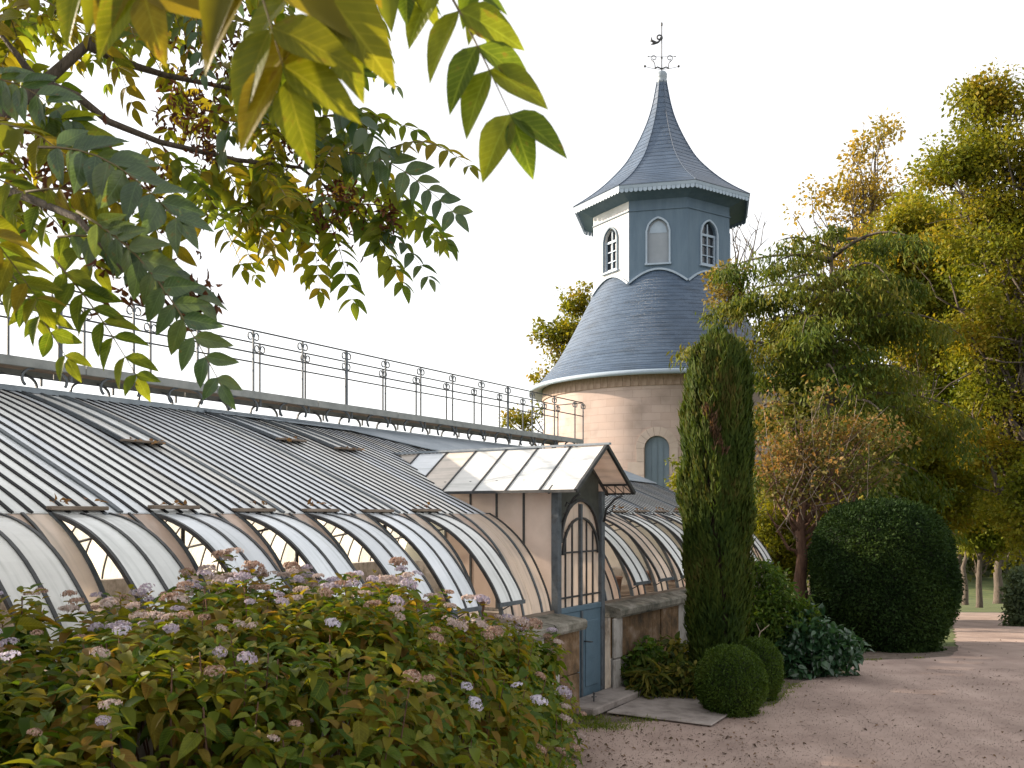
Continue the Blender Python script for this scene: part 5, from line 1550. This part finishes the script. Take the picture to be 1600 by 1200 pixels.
ax = unit(SN*0.7 + np.array([0, 0, 0.75]) + r.normal(size=(ns, 3))*0.22)
# leaves: opposite pairs under every shoot tip
LPs = []; LTs = []; LNs = []; LLs = []
side0 = unit(np.cross(ax, r.normal(size=(ns, 3))))
side1 = np.cross(ax, side0)
for lev in range(4):
    for sg in (-1, 1):
        sd = (side0 if lev % 2 == 0 else side1)*sg
        base_ = tips - ax*(0.02 + 0.055*lev)[..., None] if False else tips - ax*(0.015 + 0.055*lev)
        up_ = 0.55 - 0.28*lev
        T = unit(sd + ax*up_ + r.normal(size=(ns, 3))*0.18 + np.array([0, 0, -0.12*lev]))
        Nn = unit(ax*1.0 - sd*up_ + r.normal(size=(ns, 3))*0.22)
        LPs.append(base_); LTs.append(T); LNs.append(Nn); LLs.append((0.052 + 0.026*min(lev, 2))*r.uniform(0.7, 1.25, ns))
LPs = np.concatenate(LPs); LTs = np.concatenate(LTs); LNs = np.concatenate(LNs); LLs = np.concatenate(LLs)
bron = r.random(len(LPs)) < np.clip(0.18 + 0.28*(np.tile(Ztop, 8) > 1.1) + 0.15*np.sin(np.tile(S, 8)*2.2), 0.03, 0.4)
HL = leaf_proto(6, 'ovate', 0.28, -0.35)
Mx = frames(LTs, LNs, LLs, LLs*0.52)
# the largest in view become leaves of their own
camv = np.array([0, 0, EYE])
ctr = LPs + LTs*LLs[:, None]*0.5; vd = ctr - camv
facing = np.abs(np.einsum('ij,ij->i', unit(vd), LNs))
pxx = 800 + F*ctr[:, 0]/ctr[:, 1]; pyy = 803 - F*(ctr[:, 2]-EYE)/ctr[:, 1]
szv = LLs/ctr[:, 1]*facing
depth_in = np.tile(depthin, 8)
inview = (pxx > 10) & (pxx < 940) & (pyy < 1190) & (depth_in < 0.1)
score = np.where(inview, szv, 0)
big = np.argsort(-score)[:300]
mask = np.zeros(len(LPs), bool); mask[big] = True
lm_me = [np_mesh('leaf', HL[0], HL[1], True) for _ in range(2)]
for q in range(2): lm_me[q].materials.append(L_hydv[q])
def mat4(M3, Pw, origin):
    m = Matrix.Identity(4)
    for i in range(3):
        for j in range(3): m[i][j] = float(M3[i][j])
        m[i][3] = float(Pw[i]-origin[i])
    return m
for i in big:
    o = link('leaf', lm_me[int(bron[i])], None, hb); o.matrix_local = mat4(Mx[i], LPs[i], hbo)
HL2 = leaf_proto(4, 'ovate', 0.28, -0.35)
for q in range(2):
    sel = (~mask) & (bron == bool(q))
    V, Fc = scatter(HL2[0], HL2[1], Mx[sel], LPs[sel] - hbo)
    tag(link('foliage', np_mesh('foliage', V, Fc, True), L_hyd[q], hb), kind='stuff')
# stems
lm = MB()
for i in r.permutation(ns)[:420]:
    s_, d_2 = S[i]*0.92+0.25, min(3.7, Dd[i]*0.8+0.65)
    p0 = G2W(np.array(s_), np.array(d_2), np.array(0.0)) - hbo; p1 = tips[i] - hbo
    lm.tube(bend(p0, p1 - ax[i]*0.03, -0.06, 5, r, 0.02), [0.007, 0.006, 0.005, 0.004, 0.003], 4)
tag(lm.build('stems', M_barkred, hb), kind='stuff')
# flower heads: domes of small four-petalled florets
def flower_mesh(rad, nf, mats, seed, flatt=0.55, fl=0.011):
    r = np.random.default_rng(seed)
    d = unit(r.normal(size=(nf*2, 3))); d = d[d[:, 2] > -0.15][:nf]; n = len(d)
    P = d*np.array([rad, rad, rad*flatt])*r.uniform(0.8, 1.08, n)[:, None]
    Vs = []; Fs = []
    PV = np.array([(0, 0, 0), (0.42, 0.5, 0.12), (0, 1, 0.18), (-0.42, 0.5, 0.12)]); 
    for q in range(4):
        e1 = unit(np.cross(d, r.normal(size=(n, 3)) if q == 0 else e0)) if q == 0 else e0
        if q == 0: e0 = e1; f0 = np.cross(d, e0)
        T = e0*math.cos(q*pi/2) + f0*math.sin(q*pi/2)
        V, Fc = scatter(PV, QUAD_F, frames(T, d + r.normal(size=(n, 3))*0.25, fl*r.uniform(0.8, 1.3, n), fl*1.1), P)
        Fs.append(Fc + sum(len(x) for x in Vs)); Vs.append(V)
    V = np.concatenate(Vs); Fc = np.concatenate(Fs)
    # stalks of the head
    m = np_mesh('flower_head', V, Fc)
    return m
def petalmat(name, cols): return leafmat(name, cols, trans=0.3, rough=0.7, spec=0.2, tcol=(1.1, 1.05, 1.05))
PM = [petalmat('mauve_petals', [(0.34, 0.28, 0.37), (0.42, 0.36, 0.43), (0.48, 0.43, 0.46)]),
      petalmat('dried_petals', [(0.30, 0.17, 0.13), (0.40, 0.26, 0.20), (0.46, 0.34, 0.27), (0.22, 0.14, 0.09)]),
      petalmat('pale_pink_petals', [(0.46, 0.36, 0.33), (0.54, 0.46, 0.42), (0.38, 0.28, 0.24)]),
      petalmat('lilac_white_petals', [(0.58, 0.53, 0.62), (0.64, 0.60, 0.66), (0.50, 0.48, 0.60)])]
FM = []
for q in range(4):
    for v in range(2):
        me = flower_mesh(0.05, 46 + 12*v, None, 300+q*5+v, 0.5 if q != 2 else 0.35, 0.0115); me.materials.append(PM[q]); FM.append(me)
score = depthin - 0.0
cand = [i for i in r.permutation(ns) if depthin[i] < 0.05]
nh = 0
for i in cand:
    p = tips[i] + ax[i]*0.02
    px_, py_ = 800+F*p[0]/p[1], 803-F*(p[2]-EYE)/p[1]
    if not (-20 < px_ < 930 and 840 < py_ < 1215): continue
    toprow = py_ < 985
    if r.random() > (0.72 if toprow else 0.24): continue
    q = r.choice(4, p=[0.24, 0.40, 0.26, 0.10] if not toprow else [0.30, 0.22, 0.38, 0.10])
    o = link('flower_head', FM[q*2 + int(r.integers(2))], None, hb)
    o.location = Vector(p - hbo)
    o.rotation_euler = Vector(ax[i]).to_track_quat('Z', 'Y').to_euler()
    k = r.uniform(0.40, 0.80) if p[1] < 4.2 else r.uniform(0.55, 1.05)
    o.scale = (k, k, k*r.uniform(0.8, 1.2))
    nh += 1
    if nh >= 230: break
print('flower heads', nh)

# ------------------------------------------------------------------ ground litter
r = np.random.default_rng(401)
n = 16000
yy = 6.2 + 5.0*r.random(n)**1.6; xx = r.uniform(0.0, 0.60, n)*yy
okk = (xx > np.array([XL(v) for v in yy]) - 0.6)
xx, yy = xx[okk], yy[okk]; n = len(xx)
GV = np.array([(0.5, 0, 0), (-0.2, 0.45, 0), (-0.25, -0.4, 0), (0.05, 0.05, 0.55), (0, 0, -0.3)], float); GF = np.array([(0, 1, 3), (1, 2, 3), (2, 0, 3), (1, 0, 4), (2, 1, 4), (0, 2, 4)])
sz = r.uniform(0.004, 0.012, n)
T = r.normal(size=(n, 3)); T[:, 2] = 0; Nn = np.tile(np.array([0, 0, 1.0]), (n, 1))
V, Fc = scatter(GV, GF, frames(T, Nn, sz, sz), np.stack([xx, yy, zt(yy) + 0.015], 1))
tag(link('gravel', np_mesh('gravel', V, Fc), leafmat('gravel_stones', [(0.24, 0.18, 0.155), (0.31, 0.24, 0.21), (0.36, 0.29, 0.255), (0.19, 0.145, 0.125)], 0.0, rough=0.9)), 'loose pinkish gravel stones scattered over the path', 'gravel', kind='stuff')
n = 900
yy = 6.3 + 9*r.random(n)**1.3; xx = r.uniform(0.03, 0.60, n)*yy
near = r.random(n) < 0.45
yy[near] = 6.3 + 2.2*r.random(near.sum()); xx[near] = 0.3 + 2.0*r.random(near.sum())**1.3
T = r.normal(size=(n, 3)); T[:, 2] *= 0.15; Nn = r.normal(size=(n, 3))*0.25 + np.array([0, 0, 1.0])
sz = r.uniform(0.018, 0.045, n)
V, Fc = scatter(LP_V, LP_F, frames(T, Nn, sz, sz*0.55), np.stack([xx, yy, zt(yy) + 0.022], 1))
tag(link('fallen_leaves', np_mesh('fallen_leaves', V, Fc), leafmat('fallen_leaf', [(0.05, 0.03, 0.02), (0.10, 0.06, 0.035), (0.16, 0.09, 0.05), (0.07, 0.05, 0.03)], 0.1)), 'small brown fallen leaves lying on the gravel', 'leaves', kind='stuff')
# grass tufts
def tufts(name, label, spots, seed, hgt=0.05):
    r = np.random.default_rng(seed); Ps = []
    for (px, py, rx, ry, k) in spots:
        c = on_ground(px, py); n = k
        Ps.append(np.stack([c.x + r.normal(size=n)*rx, c.y + r.normal(size=n)*ry, np.zeros(n)], 1))
    P = np.concatenate(Ps); P[:, 2] = zt(P[:, 1]) + 0.005; n = len(P)
    T = r.normal(size=(n, 3))*0.5 + np.array([0, 0, 1.0]); T[:, 2] = np.abs(T[:, 2]); Nn = r.normal(size=(n, 3))
    V, Fc = scatter(QUAD_V, QUAD_F, frames(T, Nn, hgt*r.uniform(0.5, 1.4, n), 0.006), P)
    tag(link(name, np_mesh(name, V, Fc), L_grass), label, 'grass', kind='stuff')
tufts('grass', 'small patch of turf in front of the nearest box ball', [(1072, 1112, 0.12, 0.10, 2600), (1095, 1120, 0.09, 0.05, 900)], 411, 0.03)
tufts('grass', 'weeds and grass at the foot of the hydrangea by the doorstep', [(940, 1138, 0.16, 0.09, 700), (915, 1125, 0.10, 0.08, 400), (1000, 1128, 0.12, 0.05, 160)], 412, 0.05)
rg = np.random.default_rng(420)
edge = []
for q_ in range(46):
    yv = rg.uniform(8.45, 12.3); xv = XL(yv) + rg.normal()*0.05
    edge.append((800+F*xv/yv, 803+F*(EYE-ztf(yv))/yv, 0.05, 0.03, 26))
tufts('grass', 'thin ragged grass along the planted edge of the path', edge, 414, 0.035)
# ------------------------------------------------------------------ overhanging tree, upper left
ov = empty('overhanging_tree', (-2.5, 0.5, 0)); tag(ov, 'overhanging tree branch with long compound leaves in the upper left corner', 'tree')
ovo = np.array(ov.location)
OC = [[(0.055, 0.088, 0.010), (0.085, 0.115, 0.012), (0.115, 0.135, 0.014)], [(0.105, 0.125, 0.010), (0.13, 0.13, 0.010), (0.165, 0.13, 0.012)], [(0.038, 0.075, 0.036), (0.055, 0.095, 0.045), (0.075, 0.11, 0.04)]]
L_ov = [leafmat('compound_leaf_green', OC[0], 0.56, rough=0.45, spec=0.2, tboost=2.6), leafmat('compound_leaf_yellow', OC[1], 0.52, rough=0.4, spec=0.16, tboost=2.1), leafmat('compound_leaf_bluish', OC[2], 0.36, rough=0.3, spec=0.55)]
L_ovv = [leafmat('veined_leaf_green', OC[0], 0.56, rough=0.45, spec=0.2, tboost=2.6, veins=True), leafmat('veined_leaf_yellow', OC[1], 0.52, rough=0.42, spec=0.16, tboost=2.1, veins=True), leafmat('veined_leaf_bluish', OC[2], 0.36, rough=0.3, spec=0.55, veins=True)]
r = np.random.default_rng(501)
OP = []; OT = []; ON = []; OL = []; OM = []; OW = []
rach = MB()
def compound(a, b, pairs, L, m, sag=0.10, face=0.8, droop=0.25, wid=0.48, start=0.12, jit=1.0):
    """a compound leaf from a to b (world points): stalk plus paired leaflets"""
    a = Vector(a); b = Vector(b); n = 8
    pts = []
    Ln = (b-a).length
    for i in range(n):
        t = i/(n-1); pts.append(a.lerp(b, t) + Vector((0, 0, sag*Ln*math.sin(pi*t))))
    rach.tube([p - Vector(ovo) for p in pts], [0.0035*(1-0.75*i/(n-1))*(Ln/0.4)**0.5 for i in range(n)], 4)
    N0 = np.array([r.normal()*0.25*jit, -face, (0.55 + r.normal()*0.3)*(0.25+0.75*min(1, jit))]); N0 /= np.linalg.norm(N0)
    for i in range(pairs):
        t = start + (1-start)*(i+0.4*r.random())/max(1, pairs-0.6); t = min(t, 0.98)
        f = t*(n-1); k = min(n-2, int(f)); p = pts[k].lerp(pts[k+1], f-k)
        tan = np.array((pts[k+1]-pts[k]).normalized())
        sd = np.cross(tan, N0); sd /= np.linalg.norm(sd)+1e-9
        size = L*(0.75 + 0.35*math.sin(pi*min(1, t*0.9+0.08)))*r.uniform(0.85, 1.15)
        for sg in (-1, 1):
            T = sd*sg*0.85 + tan*0.42 + np.array([0, 0, -droop]) + r.normal(size=3)*0.13*jit
            Nn = N0 + r.normal(size=3)*0.28*jit + sd*sg*0.15
            OP.append(np.array(p)); OT.append(T); ON.append(Nn); OL.append(size); OM.append(m); OW.append(wid*r.uniform(0.88, 1.12))
    OP.append(np.array(pts[-1])); OT.append(np.array((pts[-1]-pts[-2]).normalized()) + np.array([0, 0, -droop*0.5])); ON.append(N0); OL.append(L*0.8); OM.append(m); OW.append(wid)

# (from px,py,dist) (to px,py,dist) pairs, leaflet length, kind
spec = [
 # the clear spray on the right
 ((668, -70, 1.25), (800, 185, 1.22), 5, 0.104, 0, 0.03, 0.95),
 ((735, -70, 1.30), (760, 15, 1.35), 2, 0.08, 0, 0.02, 0.7),
 ((560, -80, 1.25), (640, -20, 1.25), 3, 0.085, 0, 0.02, 0.9),
 # large near yellow leaves at top centre
 ((360, -150, 0.90), (448, 125, 0.90), 4, 0.108, 1, 0.04, 0.95),
 ((500, -140, 0.95), (480, 40, 0.93), 3, 0.11, 1, 0.0, 0.95),
 ((190, -120, 1.0), (225, -10, 0.98), 3, 0.10, 1, 0.02, 0.9),
 ((100, -110, 1.15), (140, -20, 1.12), 2, 0.09, 1, 0.0, 0.9),
 # long bluish hanging leaf reaching the walkway
 ((120, 330, 2.00), (345, 600, 1.95), 11, 0.092, 2, 0.12, 0.75),
 ((60, 230, 2.1), (280, 345, 2.0), 9, 0.11, 2, 0.12, 0.6),
 ((40, 300, 2.1), (275, 385, 2.05), 9, 0.092, 1, 0.14, 0.6),
 ((90, 370, 2.1), (312, 470, 2.05), 9, 0.10, 2, 0.14, 0.6),
 ((60, 180, 2.2), (140, 235, 2.2), 6, 0.10, 0, 0.14, 0.6),
 ((80, 400, 2.0), (215, 590, 2.0), 7, 0.085, 0, 0.05, 0.85),
 ((-60, 330, 2.0), (105, 560, 2.0), 7, 0.085, 0, 0.04, 0.85),
 ((-80, 300, 1.8), (60, 470, 1.9), 6, 0.095, 1, 0.06, 0.85),
 ((-60, 200, 2.2), (160, 300, 2.1), 8, 0.095, 1, 0.15, 0.6),
 ((-80, 260, 2.2), (150, 420, 2.1), 9, 0.10, 0, 0.12, 0.7),
 ((-40, 120, 2.2), (110, 190, 2.2), 7, 0.10, 2, 0.12, 0.6),
 ((-50, 380, 2.1), (60, 500, 2.1), 5, 0.08, 0, 0.05, 0.85),
 # middle sprays
 ((470, 250, 3.6), (712, 335, 3.4), 12, 0.105, 2, 0.16, 0.6),
 ((480, 260, 3.6), (700, 380, 3.5), 11, 0.10, 0, 0.16, 0.65),
 ((440, 210, 3.6), (652, 205, 3.5), 10, 0.095, 0, 0.14, 0.5),
 ((430, 150, 3.6), (600, 195, 3.5), 9, 0.095, 0, 0.12, 0.5),
 ((500, -20, 3.4), (565, 115, 3.4), 9, 0.085, 0, 0.02, 0.6),
 ((560, -30, 3.4), (600, 80, 3.4), 7, 0.085, 0, 0.02, 0.6),
 ((520, 300, 3.7), (630, 445, 3.6), 9, 0.10, 0, 0.12, 0.7),
 ((500, 310, 3.7), (552, 472, 3.6), 10, 0.095, 0, 0.08, 0.7),
 ((480, 300, 3.7), (500, 455, 3.7), 9, 0.09, 1, 0.05, 0.7),
 ((430, 280, 3.7), (430, 405, 3.7), 7, 0.09, 1, 0.05, 0.7),
 ((540, 320, 3.7), (690, 375, 3.6), 8, 0.09, 0, 0.12, 0.7),
 ((560, 330, 3.7), (620, 420, 3.7), 7, 0.09, 1, 0.08, 0.7),
 ((400, 250, 3.6), (480, 350, 3.6), 8, 0.09, 0, 0.08, 0.7),
 ((250, 225, 3.4), (352, 345, 3.4), 9, 0.08, 0, 0.05, 0.75),
 ((230, 222, 3.4), (275, 320, 3.4), 7, 0.08, 1, 0.05, 0.75),
 ((330, 245, 3.5), (400, 330, 3.5), 7, 0.085, 1, 0.05, 0.7),
]
for (a, b_, prs, L, m, sg_, fc) in spec:
    near = a[2] < 1.5
    if 1.6 < a[2] < 2.5: L *= 0.86; prs += 1
    compound(at(*a), at(*b_), prs, L, m, sg_, fc, droop=0.38 if near else 0.28, wid=0.50 if near else 0.48, jit=0.6 if near else 1.0)
# limbs
limb = MB()
def W(px, py, y): return at(px, py, y) - Vector(ovo)
main = [Vector((-0.0, 0, 2.3)), Vector((-0.15, 0.7, 2.75)), W(-260, 300, 2.6), W(-60, 230, 3.1), W(62, 135, 3.2), W(158, 50, 3.35), W(300, -70, 3.6), W(520, -160, 3.9)]
limb.tube(main, [0.09, 0.06, 0.036, 0.028, 0.022, 0.017, 0.012, 0.006], 8)
limb.tube([W(70, 130, 3.2), W(120, 150, 3.25), W(170, 190, 3.3), W(250, 222, 3.4), W(370, 250, 3.55), W(470, 262, 3.65), W(560, 330, 3.7)], [0.017, 0.015, 0.013, 0.011, 0.009, 0.007, 0.004], 7)
limb.tube([W(140, 72, 3.3), W(200, 100, 3.4), W(260, 118, 3.5), W(420, 150, 3.6)], [0.02, 0.016, 0.012, 0.006], 6)
limb.tube([W(62, 135, 3.2), W(30, 90, 3.2), W(-10, 40, 3.2)], [0.02, 0.012, 0.006], 6)
limb.tube([Vector((0, 0, 2.2)), Vector((0.3, 0.2, 2.9)), W(-250, -250, 1.3), W(150, -150, 1.2), W(480, -150, 1.0), W(720, -110, 1.3)], [0.08, 0.06, 0.035, 0.02, 0.012, 0.006], 7)
limb.tube([W(-120, 300, 2.6), W(20, 300, 2.2), W(120, 340, 2.02), W(200, 430, 2.0)], [0.016, 0.011, 0.008, 0.004], 6)
limb.tube([Vector((-0.05, 0.1, 3.2)), Vector((-1.3, 1.6, 4.0)), Vector((-2.4, 3.2, 4.4)), Vector((-3.4, 4.3, 4.7))], [0.07, 0.055, 0.035, 0.012], 7)  # limb out to the added shading lobe
limb.build('limbs', M_bark, ov)
tk = MB(); tk.tube([(0, 0, -0.3), (0.02, 0, 0.4), (0, 0.03, 1.2), (0.0, 0, 2.3), (-0.15, 0.1, 3.6), (-0.1, 0.25, 5.0), (0.1, 0.2, 6.4)], [0.24, 0.18, 0.155, 0.14, 0.10, 0.06, 0.02], 10); tk.build('trunk', M_bark, ov)
# inner, backlit mass of smaller leaves
for i in range(190):
    px, py = r.uniform(-60, 450), r.uniform(-120, 330)
    if px > 120 and py > 130 + 0.35*px*0.3 and not (px > 250 and py < 330): 
        if not (px > 330 and py < 330): continue
    if 50 < px < 250 and 50 < py < 290: continue
    d = r.uniform(3.1, 4.6); a = at(px, py, d); 
    b_ = a + Vector((r.normal()*0.16+0.1, r.normal()*0.15, -abs(r.normal())*0.12 - 0.08))
    compound(a, b_, int(r.integers(5, 9)), r.uniform(0.065, 0.09), int(r.choice(3, p=[0.45, 0.50, 0.05])), 0.12, r.uniform(0.3, 0.9))
for i in range(50):
    px, py = r.uniform(360, 620), r.uniform(60, 360)
    if py < 0.45*(px-360) - 10 or (px > 560 and py < 230): continue
    d = r.uniform(3.4, 4.4); a = at(px, py, d)
    b_ = a + Vector((r.normal()*0.14+0.1, r.normal()*0.15, -abs(r.normal())*0.12 - 0.08))
    compound(a, b_, int(r.integers(5, 9)), r.uniform(0.07, 0.09), int(r.choice(3, p=[0.45, 0.42, 0.13])), 0.12, r.uniform(0.3, 0.9))
# the crown outside the picture, above and to the left
for i in range(430):
    th, ph = r.uniform(0, 2*pi), r.uniform(-0.5, 1.2)
    rr = 1.0 + 1.5*r.random()
    a = Vector((-3.5 + rr*math.cos(th)*math.cos(ph)*1.1, 2.9 + rr*math.sin(th)*math.cos(ph)*1.1, 4.7 + rr*math.sin(ph)))
    if a.y > 0.15:
        px, py = 800+F*a.x/a.y, 803-F*(a.z-EYE)/a.y
        if px > -120 and py > -160 and px < 1700: continue
    if a.y > 0 and abs(a.x) < 0.9*a.y and a.z < 2.2 + 0.6*a.y: continue
    b_ = a + Vector((r.normal()*0.25, r.normal()*0.25, -abs(r.normal())*0.2))
    compound(a, b_, 7, 0.10, int(r.integers(3)), 0.12, 0.5)
for i in range(260):  # extra lobe out of view, added to keep the sun off the hydrangea
    th, ph = r.uniform(0, 2*pi), r.uniform(-1.2, 1.2); rr = 1.5*r.random()**0.4
    a = Vector((-5.6 + rr*math.cos(th)*math.cos(ph), 4.5 + rr*math.sin(th)*math.cos(ph), 4.5 + 0.9*rr*math.sin(ph)))
    if 800+F*a.x/a.y > -220: continue
    compound(a, a + Vector((r.normal()*0.25, r.normal()*0.25, -abs(r.normal())*0.2)), 7, 0.10, int(r.integers(3)), 0.12, 0.5)
tag(rach.build('leaf_stalks', surf('leaf_stalk', (0.10, 0.09, 0.03), (0.16, 0.10, 0.05), scale=10, rough=0.7), ov), kind='stuff')
OP = np.array(OP); OT = np.array(OT); ON = np.array(ON); OL = np.array(OL); OM = np.array(OM); OW = np.array(OW)
OMx = frames(OT, ON, OL, OL*OW)
ctr = OP + unit(OT)*OL[:, None]*0.5
ok = ctr[:, 1] > 0.3
pxx = np.where(ok, 800 + F*ctr[:, 0]/np.maximum(ctr[:, 1], 0.3), -999); pyy = np.where(ok, 803 - F*(ctr[:, 2]-EYE)/np.maximum(ctr[:, 1], 0.3), -999)
vis = (pxx > 0) & (pxx < 1600) & (pyy > 0) & (pyy < 1200)
sc2 = np.where(vis, OL/np.maximum(ctr[:, 1], 0.3)*(0.4+0.6*np.abs(np.einsum('ij,ij->i', unit(ctr-camv), unit(ON)))), 0)
big = np.argsort(-sc2)[:300]
mk = np.zeros(len(OP), bool); mk[big] = True
OLp = leaf_proto(7, 'acute', 0.2, -0.25)
lme = []
for q in range(3):
    me = np_mesh('leaflet', OLp[0], OLp[1], True); me.materials.append(L_ovv[q]); lme.append(me)
for i in big:
    o = link('leaflet', lme[int(OM[i])], None, ov); o.matrix_local = mat4(OMx[i], OP[i], ovo)
for q in range(3):
    sel = (~mk) & (OM == q)
    V, Fc = scatter(OLp[0], OLp[1], OMx[sel], OP[sel]-ovo)
    tag(link('foliage', np_mesh('foliage', V, Fc, True), L_ov[q], ov), kind='stuff')
print('leaflets', len(OP))
# brown seed clusters
rs = np.random.default_rng(77)
M_seed = leafmat('dry_seed_cluster', [(0.09, 0.035, 0.018), (0.15, 0.06, 0.03), (0.06, 0.025, 0.015)], 0.15)
for (px, py, d, n, rad) in [(530, 320, 3.65, 260, 0.13), (300, 180, 3.5, 220, 0.12), (90, 270, 2.3, 260, 0.11), (350, 60, 3.6, 260, 0.16), (460, 215, 3.6, 120, 0.08), (225, 285, 3.4, 120, 0.09), (330, 240, 3.5, 60, 0.05), (205, 420, 2.15, 160, 0.08), (300, 470, 2.1, 90, 0.05), (610, 335, 3.6, 80, 0.06)]:
    c = np.array(at(px, py, d)) - ovo
    P = c + rs.normal(size=(n, 3))*rad*np.array([0.5, 0.5, 0.6]); T = rs.normal(size=(n, 3)); T[:, 2] -= 0.6
    V, Fc = scatter(LP_V, LP_F, frames(T, rs.normal(size=(n, 3)), rs.uniform(0.02, 0.04, n), 0.012), P)
    tag(link('seed_cluster', np_mesh('seed_cluster', V, Fc), M_seed, ov), kind='stuff')
# the hydrangea is shaded by the unseen crown lobe added above, no separate tree
